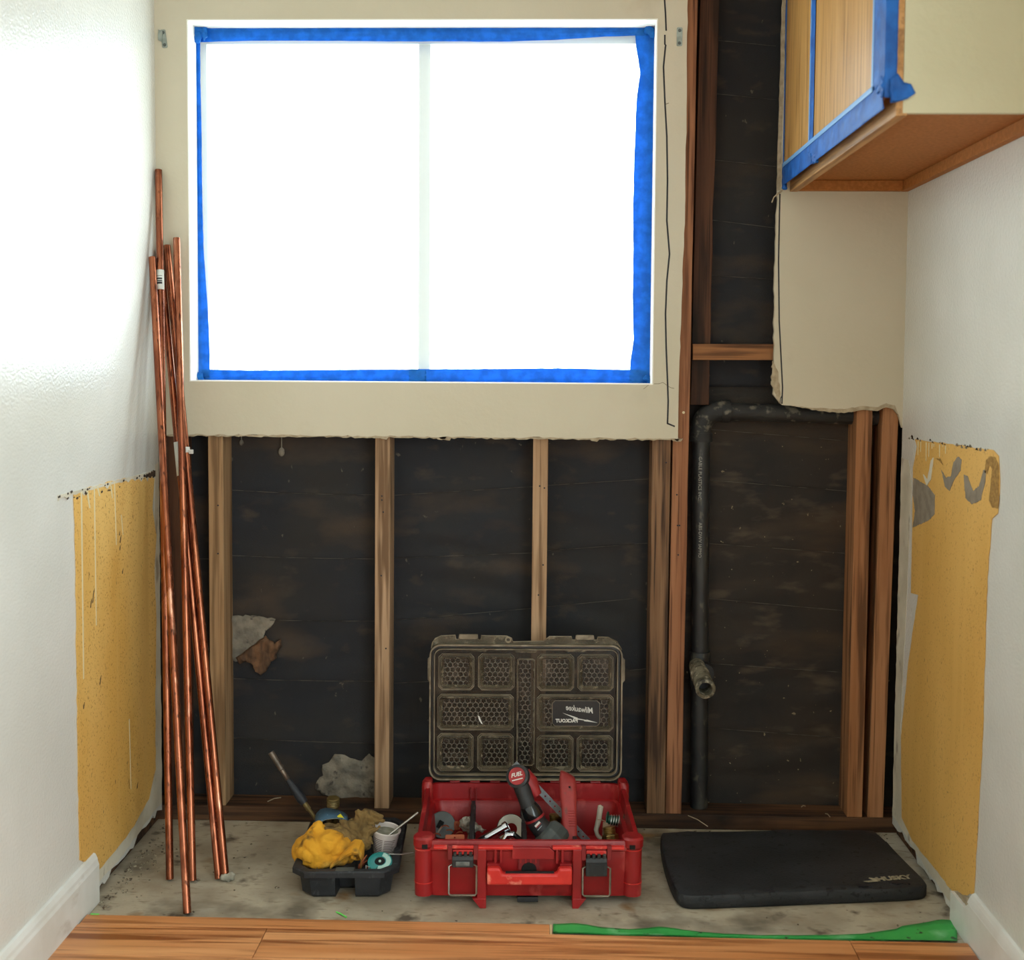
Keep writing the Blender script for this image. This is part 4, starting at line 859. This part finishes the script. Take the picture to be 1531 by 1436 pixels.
M('spool_green', '#17513f', '#12412f', rough=.4, scale=20)
M('tin_wire', '#c5c6c2', rough=.3, metal=.8)
TBX = lambda Y, x, y: ay_(Y, x, y)
def fin(o, lbl, cat, group=None): return tag(o, lbl, cat, group)
def at(root, nm, mb, mat, par=None, **k):
    L0 = root.location; mb.v = [(p[0]-L0.x, p[1]-L0.y, p[2]-L0.z) for p in mb.v]; return obj(nm, mb, mat, par or root, **k)
# power tool
c0 = TBX(-.285, 773, 1161); c1 = TBX(-.30, 789, 1203); c2 = TBX(-.305, 806, 1236); c3 = TBX(-.31, 822, 1252)
pt = thing('power_tool', 'black and red cordless power tool leaning across the toolbox', 'power tool', (c3.x, c3.y, .03))
ca_ = V3(-.25, -.86, .44).normalized()
at(pt, 'end_cap', MB().lathe([(.022, -.045), (.026, -.04), (.0275, -.006), (.0265, 0), (.021, .002), (.021, .0005)], c0, ca_, 32), 'tool_black', smooth=35)
cap = at(pt, 'cap_face', MB().lathe([(.0205, 0), (.0195, .0022)], c0, ca_, 32), 'tool_red', smooth=35, label='round red face with white lettering')
e1 = V3(1, 0, 0); e1 = (e1-ca_*e1.dot(ca_)).normalized(); e2 = ca_.cross(e1)*-1
e2 = ca_.cross(e1); e2 = -e2 if e2.z < 0 else e2
rt = .22; f1 = e1*math.cos(rt)+e2*math.sin(rt); f2 = -e1*math.sin(rt)+e2*math.cos(rt)
text_mesh('cap_lettering', 'FUEL', .0125, lambda u, v, w_: (c0-V3(c3.x, c3.y, .03))+ca_*(.0026+w_)+f1*u+f2*(v+.003), 'logo_white', cap, shear=.3, bold=.0003)
obj('cap_bar', MB().box((0, 0, 0), (.026, .0022, .0006)), 'logo_white', cap); cb_ = cap.children[-1] if cap.children else None
for ch in cap.children:
    if ch.name.startswith('cap_bar'):
        for v in ch.data.vertices: q = v.co.copy(); v.co = (c0-V3(c3.x, c3.y, .03))+ca_*(.0028+q.z)+f1*q.x+f2*(q.y-.008)
cb2 = c0-ca_*.03
at(pt, 'head_housing', MB().tube([cb2+V3(.004, 0, .006), TBX(-.265, 792, 1172), TBX(-.27, 803, 1190)], [.022, .021, .012], 16), 'tool_red', smooth=True)
at(pt, 'neck', MB().tube([c0-ca_*.022, c0.lerp(c1, .45)+V3(0, .012, 0), c1, c1.lerp(c2, .4)], [.021, .0195, .0175, .0175], 20), 'tool_black', smooth=True)
at(pt, 'collar', MB().tube([c1.lerp(c2, .05), c1.lerp(c2, .25), c1.lerp(c2, .5), c1.lerp(c2, .62)], [.0185, .0225, .0235, .0222], 22), 'tool_glossy', smooth=True)
at(pt, 'red_ring', MB().tube([c1.lerp(c2, .57), c1.lerp(c2, .66)], .0243, 22), 'tool_red', smooth=35)
lb = at(pt, 'lower_body', MB().tube([c1.lerp(c2, .64), c1.lerp(c2, .9), c2.lerp(c3, .5)], [.0232, .0222, .024], 22), 'tool_black', smooth=True)
ax3 = (c3-c2).normalized(); sd3 = V3(1, 0, 0); sd3 = (sd3-ax3*sd3.dot(ax3)).normalized(); fr3 = ax3.cross(sd3); fr3 = fr3 if fr3.y < 0 else -fr3
def lab(u0, u1, v0, v1, m_): 
    P = c1.lerp(c2, .84)
    at(pt, 'label', MB().add([P+sd3*u+ax3*v+fr3*.0236 for u, v in ((u0, v0), (u1, v0), (u1, v1), (u0, v1))]+[P+sd3*u+ax3*v+fr3*.0215 for u, v in ((u0, v0), (u1, v0), (u1, v1), (u0, v1))], [(0, 1, 2, 3), (4, 7, 6, 5), (0, 4, 5, 1), (1, 5, 6, 2), (2, 6, 7, 3), (3, 7, 4, 0)]), m_)
lab(-.007, .008, -.002, .0025, 'logo_white'); lab(-.007, .008, .0026, .0052, 'tool_red'); lab(-.009, .005, .009, .0105, 'galvanised')
bs = at(pt, 'battery_base', MB().tube([c2.lerp(c3, .35), c2.lerp(c3, .55), c3, c3+ax3*.018, c3+ax3*.03], [.026, .038, .042, .042, .036], 8), 'rubber_grey', bevel=.003)
# red handle
h0, h1 = TBX(-.315, 853, 1262), TBX(-.24, 848, 1157)
hr = thing('tool_handle', 'tapering matte red tool handle standing up in the toolbox', 'handle', (h0.x, h0.y, .026))
hpth = [h0+(h0-h1)*.18, h0, h0.lerp(h1, .2), h0.lerp(h1, .45), h0.lerp(h1, .7), h0.lerp(h1, .88), h1+V3(.001, 0, -.003), h1]
hw = [.014, .0165, .0165, .0175, .0195, .0200, .017, .009]
rings = []
for p, r_ in zip(hpth, hw): rings.append([p+V3(x, y*1.0, (-.45*x if p is hpth[-1] or p is hpth[-2] else 0)) for x, y in rr(r_*2, r_*1.5, r_*.55, 4)])
at(hr, 'grip', MB().loft(rings), 'handle_red', smooth=60)
hh = h0.lerp(h1, .84); at(hr, 'lanyard_hole', MB().lathe([(.0022, 0), (.0022, .002)], hh+V3(.004, -.0158, 0), (0, -1, 0), 10), 'black_hole')
for k in range(7): at(hr, 'grip_rib', MB().box(h0.lerp(h1, .28+k*.035)+V3(.006, -.0128, 0), (.016, .0022, .0018)), 'handle_red')
# perforated strap: a flat strip with real holes
s0, s1 = TBX(-.215, 769, 1142), TBX(-.215, 884, 1264); ds = (s1-s0); Ls = ds.length; ud = ds.normalized(); nn_ = V3(0, -1, 0); nn_ = (nn_-ud*nn_.dot(ud)).normalized(); vd = nn_.cross(ud)
sp = thing('perforated_strap', 'bright perforated metal strap slanting behind the power tool', 'metal strap', (s1.x, s1.y, .03))
mbs = MB(); hwid = .0078; pit = .0165; nh = int(Ls/pit)+1; hr_ = .0024
for k in range(nh):
    o_ = s0+ud*(k*pit); ho = [(0, -hwid), (pit/2, -hwid), (pit, -hwid), (pit, 0), (pit, hwid), (pit/2, hwid), (0, hwid), (0, 0)]
    hi = [(pit/2+hr_*math.cos(a), hr_*math.sin(a)) for a in [(-135+45*j)*PI/180 for j in range(8)]]
    mbs.ring(ho, hi, lambda u, v, t, o_=o_: o_+ud*u+vd*v+nn_*t, -.0007, .0007)
at(sp, 'strap', mbs, 'galvanised')
# left compartment: rubber disc with pin, copper clips
d0 = TBX(-.17, 661, 1234); rd = thing('rubber_disc', 'dull grey rubber disc in the left compartment of the toolbox', 'disc', d0)
at(rd, 'disc', MB().lathe([(.001, -.012), (.018, -.010), (.029, -.003), (.0325, 0), (.031, .003), (.014, .004), (.001, .0045)], d0, (.15, -.85, .5), 28), 'rubber_grey', smooth=True)
at(rd, 'pin', MB().tube([d0+V3(-.012, -.012, -.018), d0+V3(.001, -.014, .002)], .002, 8), 'hook_white')
at(rd, 'socket', MB().box(d0+V3(-.004, -.008, .004), (.012, .006, .018), Matrix.Rotation(.5, 3, 'Y')), 'black_hole')
def clip(x, y, Y, w_, h_, tilt, lbl, hole=True, rz=0):
    p = TBX(Y, x, y); t = thing('copper_clip', lbl, 'copper clip', p, group='copper clips in the toolbox'); R = Matrix.Rotation(rz, 3, 'Z') @ Matrix.Rotation(tilt, 3, 'X')
    ho = octo(-w_/2, w_/2, -h_/2, h_/2, .002); hi = [(.0022*math.cos(a), .0022*math.sin(a)) for a in [(-112.5+45*j)*PI/180 for j in range(8)]]
    obj('clip_plate', MB().ring(ho, hi, lambda u, v, tt: R @ V3(u, -tt, v), -.0006, .0006), 'copper_dull', t)
    obj('bent_end', MB().prism([(-w_/2, -h_/2), (w_/2, -h_/2), (w_/2, -h_/2-.003), (-w_/2, -h_/2-.003)], lambda u, v, tt: R @ V3(u, -tt, v), -.008, .0006), 'copper_dull', t)
clip(683, 1234, -.17, .013, .017, -.2, 'small square copper clip with a hole, upright beside the grey disc')
clip(680, 1253, -.25, .045, .014, -.6, 'wide flat copper strap lying lowest in the left compartment', rz=.1)
for k, (x, y, a, l) in enumerate(((668, 1240, .6, 'curled copper offcut touching the grey disc'), (674, 1246, -.4, 'short copper offcut just above the wide copper strap'), (690, 1250, .9, 'copper offcut against the left black divider'), (655, 1252, .2, 'small copper ring at the far left of the toolbox'))):
    p = TBX(-.21-.01*k, x, y); pts = [p+V3(.011*math.cos(a+t*2.6)-.004, -.004*t, .009*math.sin(a+t*2.6)) for t in [j/8 for j in range(9)]]
    mbk = MB(); mbk.loft([[q+V3(0, -.003, -.0007), q+V3(0, .003, -.0007), q+V3(0, .003, .0007), q+V3(0, -.003, .0007)] for q in pts])
    fin(obj('copper_offcut', mbk, 'copper_dull'), l, 'copper scrap', 'copper clips in the toolbox')
# second compartment: bag, enamel ring, chrome trap pieces
b0 = TBX(-.2, 698, 1232)
bg = blob('plastic_bag', [(b0, (.019, .012, .018)), (b0+V3(.012, 0, -.006), (.016, .01, .012)), (b0+V3(.032, 0, -.014), (.015, .007, .005)), (b0+V3(.02, 0, -.01), (.014, .009, .010)), (b0+V3(.004, 0, -.027), (.0035, .004, .016))], 'bag', voxel=.0022, amp=.004, fr=110, fold=.002, ffr=60, sm=2, seed=4)
fin(bg, 'crumpled clear plastic bag beside the left black divider', 'plastic bag')
r0 = TBX(-.19, 764, 1240); er = thing('escutcheon_ring', 'round cream enamel cover ring behind the chrome trap', 'cover ring', r0)
at(er, 'ring', MB().lathe([(.0325, -.004), (.0335, 0), (.0325, .001), (.028, -.001), (.015, -.005), (.014, -.006), (.014, -.008), (.030, -.006)], r0, (-.1, -.9, .42), 32, False), 'white_enamel', smooth=50)
at(er, 'rim', MB().lathe([(.0340, -.003), (.0350, 0), (.0336, .0012), (.0326, 0), (.0340, -.003)], r0, (-.1, -.9, .42), 32, False), 'chrome', smooth=True)
q0, q1 = TBX(-.25, 722, 1258), TBX(-.245, 759, 1236)
ch_ = thing('chrome_tube', 'shiny chrome drain tube lying slanted before the enamel ring', 'chrome tube', (q0.x, q0.y, .04))
dd = (q1-q0); at(ch_, 'tube', MB().lathe([(.0105, -.03), (.0115, 0), (.0115, dd.length*.85), (.0135, dd.length*.86), (.0135, dd.length), (.011, dd.length+.001), (.009, dd.length-.01)], q0, dd, 28), 'chrome', smooth=35)
at(ch_, 'bore', MB().lathe([(.0092, 0), (.0092, .001)], q0+dd*.98, dd, 20), 'black_hole')
q0, q1 = TBX(-.27, 752, 1262), TBX(-.26, 775, 1250)
ch2 = thing('chrome_elbow', 'curved chrome elbow lying below the enamel ring', 'chrome elbow', (q0.x, q0.y, .04))
at(ch2, 'elbow', MB().tube([q0, q0+V3(.010, .004, .018), q0+V3(.022, .004, .020), q1+V3(0, 0, -.01)], .009, 18), 'chrome', smooth=True)
# right compartment
w0 = TBX(-.2, 898, 1206); wh = thing('coated_hook', 'white rubber coated hook standing in the right compartment', 'hook', (w0.x, w0.y, .04))
at(wh, 'coated_end', MB().tube([w0+V3(.001, 0, .002), w0, w0+V3(-.004, -.002, -.03), w0+V3(-.010, -.004, -.056), w0+V3(-.008, -.006, -.066), w0+V3(.004, -.01, -.08)], [.003, .0068, .0066, .006, .0052, .005], 12), 'hook_white', smooth=True)
at(wh, 'bare_wire', MB().tube([w0+V3(.004, -.01, -.079), w0+V3(.014, -.014, -.092), w0+V3(.02, -.014, -.10)], .0035, 8), 'chrome', smooth=True)
p = TBX(-.18, 924, 1228); gs = thing('wire_spool', 'dark green spool wound with silver wire at the toolbox end', 'spool', p)
at(gs, 'spool', MB().lathe([(.023, .016), (.024, .018), (.024, .022), (.010, .022), (.011, .016), (.011, -.022), (.020, -.024), (.020, -.026), (.005, -.026)], p, (1, -.25, .02), 28), 'spool_green', smooth=35)
for k in range(6): at(gs, 'wire_turn', MB().tube([p+V3(-.018+k*.006, 0, 0)+V3(.003*math.sin(a), -.0135*math.cos(a), .0135*math.sin(a)) for a in [2*PI*j/16 for j in range(17)]], .0013, 6), 'tin_wire', smooth=True)
p = TBX(-.25, 912, 1248); bf = thing('brass_fitting', 'hexagonal brass pipe fitting under the green wire spool', 'brass fitting', p)
at(bf, 'hex_body', MB().lathe([(.017, -.03), (.0195, -.028), (.0195, -.002), (.017, 0)], p, (-.15, .25, 1), 6), 'brass')
at(bf, 'threaded_neck', MB().lathe([(.012, 0), (.0145, .001)]+[(.0145-.0012*(k % 2), .002+k*.0015) for k in range(9)]+[(.0145, .017), (.011, .018)], p, (-.15, .25, 1), 24), 'brass', smooth=35)
p = TBX(-.2, 830, 1228); b2 = thing('brass_fitting', 'brass coupling between the power tool and the red handle', 'brass fitting', p)
at(b2, 'coupling', MB().lathe([(.014, -.045), (.0155, -.04), (.0155, -.006), (.0135, -.004), (.0135, .008), (.015, .010), (.015, .015), (.012, .016)], p, (.05, .1, 1), 24), 'brass', smooth=35)
p = TBX(-.235, 906, 1240); tg = thing('paper_tag', 'small brown paper tag tied to the coated hook', 'tag', p)
at(tg, 'tag_card', MB().prism([(-.010, -.03), (.008, -.03), (.012, .004), (.004, .014), (-.007, .018)], lambda u, v, t: p+V3(u, .12*u-t, v), 0, .001), 'cardboard')
at(tg, 'tag_card', MB().prism([(-.002, -.03), (.012, -.03), (.014, .0), (.008, .010)], lambda u, v, t: p+V3(u, .006-t, v), 0, .001), 'cardboard')
at(tg, 'twist_tie', MB().tube([p+V3(-.02, .0, .022), p+V3(-.010, -.004, .023), p+V3(-.002, .002, .018), p+V3(.001, 0, .010)], .001, 6), 'cardboard')

# ------------------------------------------------------------------ black tray and what lies in it
M('tray_black', '#1a1c1f', '#232529', rough=.55, scale=25, bump=.0003, bscale=300, spots=[('#3b3d40', 60, (1, 1, .4), .68, .8)])
M('yellow_cloth', '#d69a24', '#c98a18', rough=.9, scale=14, bump=.0012, bscale=260, spots=[('#9c6f1d', 16, (1, 1, 1), .52, .74), ('#3a2c1a', 22, (1, 1, 1), .58, .76), ('#e6b044', 9, (1, 1, 1), .62, .8)])
M('brown_knit', '#7c6236', '#5f4925', rough=.95, scale=18, bump=.002, bscale=240, spots=[('#3b2b14', 22, (1, 1, 1), .62, .78), ('#93783f', 30, (1, 1, 1), .62, .8)])
M('can_white', '#c9bfb8', '#b9aea8', rough=.5, scale=12)
M('can_print', '#5a4440', rough=.7); M('paste', '#8d8a7c', '#74715f', rough=.6, scale=60, bump=.001, bscale=150)
M('teal', '#177f7c', '#12706d', rough=.35, scale=10); M('teal_label', '#9fc0b4', rough=.5); M('spool_print', '#e0e4df', rough=.5)
M('blue_cloth', '#3c5c72', '#324f63', rough=.75, scale=20, bump=.0005, bscale=300, spots=[('#7c98a6', 60, (1, 1, 1), .7, .78)]); M('cloth_back', '#a9a591', '#8f8b78', rough=.8, scale=20)
M('yellow_print', '#d8c81f', rough=.6)
M('brass_dull', '#7d6a42', '#65552f', rough=.5, metal=.6, scale=30, bump=.0006, bscale=200)
M('grip_rubber', '#14171d', '#1d2026', rough=.6, scale=40, bump=.001, bscale=150)
M('burnt_steel', '#77695c', '#4c443d', rough=.4, metal=.6, scale=18, spots=[('#a89a89', 20, (1, 1, 1), .6, .8)])
ty = thing('tray', 'black plastic tray holding soldering supplies on the concrete', 'tray', (-.448, -.283, 0), .05)
tw, td = .236, .322
def trayout(wd, dp_, c, nd, ntw=.022):
    x, y = wd/2, dp_/2
    return [(-ntw, -y), (-ntw*.8, -y+nd), (ntw*.8, -y+nd), (ntw, -y), (x-c, -y), (x, -y+c), (x, y-c), (x-c, y), (-x+c, y), (-x, y-c), (-x, -y+c), (-x+c, -y)]
def TR(wd, dp_, c, nd, z, ntw=.022): return [V3(u, v, z) for u, v in trayout(wd, dp_, c, nd, ntw)]
mbt = MB().loft([TR(.180, .268, .02, .045, .0008), TR(.196, .284, .024, .045, .008), TR(.206, .294, .024, .045, .05), TR(.206, .294, .024, .044, .054), TR(.208, .296, .025, .001, .0545), TR(tw, td, .03, .0001, .0545), TR(tw, td, .03, .0001, .066), TR(tw-.006, td-.006, .029, .0001, .0685),
                 TR(.200, .288, .022, .0001, .0685), TR(.198, .286, .022, .001, .06), TR(.194, .282, .02, .047, .0595), TR(.184, .272, .018, .05, .006)])
obj('tray_body', mbt, 'tray_black', ty, smooth=30, bevel=.001)
for x in (-.062, .07, .1): obj('rim_rib', MB().bb(x-.0008, x+.0008, -td/2+.001, -td/2+.024, .0685, .0691), 'tray_black', ty)
obj('rim_notch', MB().bb(-.02, .02, -td/2+.004, -td/2+.024, .0682, .0690), 'rubber_grey', ty)
G = lambda Y, x, y: ay_(Y, x, y)
s6 = lambda Y: (DIST+Y)/F          # metres per pixel at that distance
def bl(Y, x, y, rx, rz, ry=None, rot=0):
    k = s6(Y); return (G(Y, x, y), (rx*k, (ry if ry else min(rx, rz))*k, rz*k), Matrix.Rotation(rot, 3, 'Y'))
# the pile: yellow work glove in front, brown knitted glove behind
yg = blob('yellow_glove', [bl(-.355, 472, 1272, 33, 27, 34), bl(-.345, 456, 1274, 20, 23, 26), bl(-.335, 474, 1246, 15, 20, 16, .25), bl(-.335, 470, 1236, 6, 8, 6), bl(-.36, 500, 1262, 28, 18, 24, .3), bl(-.365, 502, 1284, 32, 12, 22, -.12), bl(-.37, 480, 1288, 30, 10, 22), bl(-.372, 462, 1284, 18, 11, 18), bl(-.372, 530, 1277, 13, 7, 18, .5), bl(-.34, 452, 1262, 12, 12, 12)], 'yellow_cloth', voxel=.0035, amp=.0045, fr=32, fold=.0055, ffr=24, sm=4, seed=2)
ygt = thing('work_glove', 'bunched yellow cloth work glove with dark stains in the tray', 'glove', G(-.36, 485, 1300)); 
def reparent(o, t, nm):
    for v in o.data.vertices: v.co = v.co-t.location
    o.name = nm; o.parent = t
reparent(yg, ygt, 'glove_body')
# turned-up cuff arching over the tray rim
cpx = [(494, 1298), (503, 1290), (514, 1281), (526, 1275), (536, 1276), (540, 1284), (540, 1297)]
cin = [G(-.40, x, y) for x, y in cpx]
mbc = MB(); sm_ = []
for i in range(len(cin)-1):
    for k in range(4): sm_.append(cin[i].lerp(cin[i+1], k/4))
sm_.append(cin[-1]); rings = []
for i, p in enumerate(sm_):
    w_ = .0045+.0012*noise.noise(p*60); rings.append([p+V3(0, -.004, -w_*.6), p+V3(0, -.007, w_*.5), p+V3(0, .0, w_*1.5), p+V3(0, .05, w_*1.2+.004), p+V3(0, .05, -.004)])
obj('cuff', MB().loft([[q-ygt.location for q in r] for r in rings]), 'yellow_cloth', ygt, smooth=True)
bgt = thing('work_glove', 'dirty brown knitted work glove crumpled on top of the tray', 'glove', G(-.33, 525, 1270))
bgl = blob('brown', [bl(-.335, 513, 1253, 27, 14, 20, .5), bl(-.34, 525, 1262, 20, 11, 15, .35), bl(-.33, 495, 1240, 14, 9, 12, .25), bl(-.31, 522, 1238, 20, 10, 14, .4), bl(-.31, 546, 1244, 22, 9, 14, -.25), bl(-.325, 546, 1259, 14, 13, 14), bl(-.29, 540, 1226, 10, 16, 12, -.2), bl(-.28, 552, 1219, 17, 10, 12, .25), bl(-.28, 565, 1226, 11, 9, 10), bl(-.29, 535, 1214, 5, 6, 6), bl(-.32, 558, 1241, 14, 5, 8, -.4), bl(-.28, 530, 1232, 12, 9, 12)], 'brown_knit', voxel=.0026, amp=.0045, fr=46, fold=.0065, ffr=34, sm=3, seed=6)
reparent(bgl, bgt, 'glove_body')
# torch
t0, t1, t2, t3, t4 = G(-.20, 405, 1125), G(-.215, 431, 1167), G(-.22, 455, 1201), G(-.225, 470, 1222), G(-.225, 476, 1230)
tor = thing('soldering_torch', 'soldering torch with a black grip sticking up out of the tray', 'torch', (t4.x, t4.y, .03))
d_ = (t1-t0)
at(tor, 'burner_tube', MB().lathe([(.0055, 0), (.0068, .001), (.0068, d_.length*.62), (.005, d_.length*.64), (.005, d_.length)], t0, d_, 20, False), 'burnt_steel', smooth=35, solid=.0006)
at(tor, 'grip', MB().tube([t1-d_*.02, t1.lerp(t2, .25), t1.lerp(t2, .5), t1.lerp(t2, .8), t2], [.0072, .0095, .0105, .0118, .0095], 16), 'grip_rubber', smooth=True)
at(tor, 'stem', MB().tube([t2, t2.lerp(t3, .45), t2.lerp(t3, .5), t3, t4], [.0062, .0062, .0045, .0045, .0045], 14), 'brass_dull', smooth=True)
v0_ = G(-.2, 498, 1203); vk = thing('brass_valve', 'dull brass valve with a ribbed round knob behind the blue cloth', 'valve', (v0_.x, v0_.y, .03))
at(vk, 'knob', MB().lathe([(.012, -.006), (.0158, -.004)]+[(.0158-.0009*(k % 2), -.003+k*.002) for k in range(8)]+[(.0155, .014), (.013, .0165)], v0_, (.05, -.1, 1), 28), 'brass_dull', smooth=30)
at(vk, 'valve_body', MB().lathe([(.010, 0), (.0125, -.006), (.0125, -.02), (.014, -.03), (.014, -.07)], v0_, (.05, -.1, 1), 24), 'brass_dull', smooth=30)
# curled strip of blue sanding cloth
bc = thing('sanding_cloth', 'curled strip of blue sanding cloth with a pale back', 'sanding cloth', G(-.27, 498, 1235))
prof = [(471, 1224), (473, 1217), (479, 1211), (487, 1209), (496, 1210), (505, 1212), (513, 1215), (519, 1219), (521, 1226), (517, 1231), (510, 1228)]
fr_ = [G(-.30, x-1, y+22-(x-471)*.28) for x, y in prof]; bk_ = [G(-.235, x, y) for x, y in prof]
def cloth(off, mat, nm):
    vs_ = [p+off for p in fr_]+[p+off for p in bk_]; n_ = len(prof)
    return at(bc, nm, MB().add(vs_, [(i, i+1, n_+i+1, n_+i) for i in range(n_-1)]), mat, smooth=True, solid=.0007)
cloth(V3(0, 0, .0009), 'blue_cloth', 'blue_face'); cloth(V3(0, 0, 0), 'cloth_back', 'pale_back')
yp = [G(-.292, x, y) for x, y in ((504, 1221), (509, 1217.5), (514, 1224), (508, 1226))]
at(bc, 'yellow_mark', MB().add([q for q in yp]+[q+V3(0, .002, 0) for q in yp], [(0, 1, 2, 3), (7, 6, 5, 4), (0, 4, 5, 1), (1, 5, 6, 2), (2, 6, 7, 3), (3, 7, 4, 0)]), 'yellow_print')
# flux can with brush
kc_ = G(-.30, 578, 1240); ka = V3(.14, -.08, 1).normalized(); fc = thing('flux_can', 'small white tapered can with printed rows, leaning in the tray', 'can', (kc_.x, kc_.y, .02))
can = at(fc, 'can_body', MB().lathe([(.0235, -.070), (.025, -.068), (.0305, -.006), (.0325, -.005), (.0335, -.002), (.0335, .001), (.032, .002), (.030, .0), (.029, -.012)], kc_, ka, 32), 'can_white', smooth=35)
at(fc, 'paste', MB().lathe([(.0292, -.011), (.029, -.009)], kc_, ka, 24), 'paste')
up = V3(1, 0, 0); ea = (up-ka*up.dot(ka)).normalized(); eb = ka.cross(ea); eb = eb if eb.y < 0 else -eb
for k in range(11):
    h_ = -.016-k*.0042; r_ = .025+(.0305-.025)*(h_+.068)/.062+.0005
    for a0, a1 in ((-1.05+.05*(k % 3), -.1), (.02, .95-.06*(k % 4))):
        vs_ = [kc_+ka*(h_+dh)+(ea*math.sin(a)+eb*math.cos(a))*(r_+dr) for dh in (0, .0016) for dr in (0,) for a in [a0+(a1-a0)*j/8 for j in range(9)]]
        at(fc, 'print_row', MB().add(vs_, [(j, j+1, 10+j, 9+j) for j in range(8)]), 'can_print', can)
u0, u1 = G(-.30, 588, 1244), G(-.27, 625, 1215.5); fb = thing('flux_brush', 'thin grey metal brush handle standing in the white can', 'brush', (u0.x, u0.y, .06))
at(fb, 'handle', MB().tube([u0+(u0-u1)*.25, u0, u1], [.0028, .003, .0026], 10), 'steel', smooth=True); at(fb, 'bristles', MB().tube([u0+(u0-u1)*.25, u0+(u0-u1)*.45], [.0035, .005], 8), 'cardboard')
# solder spool
q = G(-.395, 568, 1288); qa = V3(.02, -.45, 1).normalized(); ss = thing('solder_spool', 'teal and white solder spool in the front corner of the tray', 'spool', (q.x, q.y, .03))
at(ss, 'top_flange', MB().lathe([(.012, .0), (.0255, .0), (.0275, -.001), (.0275, -.004), (.012, -.004)], q, qa, 32, False), 'teal', smooth=35)
at(ss, 'bottom_flange', MB().lathe([(.0275, -.022), (.0275, -.025), (.012, -.025), (.012, -.022)], q, qa, 32), 'teal', smooth=35)
at(ss, 'hub', MB().lathe([(.0118, -.001), (.0118, -.024)], q, qa, 24), 'black_hole'); at(ss, 'hub_pin', MB().lathe([(.003, -.003), (.003, .001)], q, qa, 12), 'teal_label')
for k in range(5): at(ss, 'solder_turn', MB().lathe([(.0215, -.006-k*.0032), (.0235, -.0076-k*.0032), (.0215, -.0092-k*.0032)], q, qa, 24), 'tin_wire', smooth=True)
ea = (V3(1, 0, 0)-qa*qa.x).normalized(); eb = qa.cross(ea)
arc = lambda r_, a0, a1, h_: [q+qa*h_+(ea*math.cos(a)+eb*math.sin(a))*r_ for a in [a0+(a1-a0)*j/14 for j in range(15)]]
n_ = 15; at(ss, 'spool_label', MB().add(arc(.014, -1.7, 1.35, .0004)+arc(.0245, -1.7, 1.35, .0004), [(j, j+1, n_+j+1, n_+j) for j in range(14)]), 'teal_label')
e_ = G(-.36, 618, 1275)
at(ss, 'solder_wire', MB().tube([q+V3(.012, .018, -.002), G(-.385, 582, 1277.5), G(-.375, 600, 1278), G(-.365, 610, 1276.5), e_], .0013, 6), 'tin_wire', smooth=True)
at(ss, 'solder_end', MB().tube([q+V3(-.02, -.02, -.006), q+V3(-.028, -.02, -.002), q+V3(-.028, -.022, -.02), q+V3(-.026, -.024, -.032)], .0013, 6), 'tin_wire', smooth=True)
for k, (x0_, y0_, x1_, y1_, l) in enumerate(((536, 1296, 548, 1279, 'upper pointed copper strip between the yellow glove and the solder spool'), (535, 1299, 549, 1287, 'lower copper strip between the yellow glove and the solder spool'), (546, 1300, 560, 1292, 'flat copper piece half under the solder spool'))):
    a, b = G(-.40+.012*k, x0_, y0_), G(-.375+.012*k, x1_, y1_); n3 = V3(0, 0, .004)
    fin(obj('copper_offcut', MB().loft([[a-n3, a+V3(.004, -.002, -.004), a+V3(.004, -.002, .003), a+n3], [b-n3*.2, b+V3(.001, 0, -.001), b+V3(.001, 0, .001), b+n3*.2]]), 'copper_dull'), l, 'copper scrap', 'copper strips in the tray')
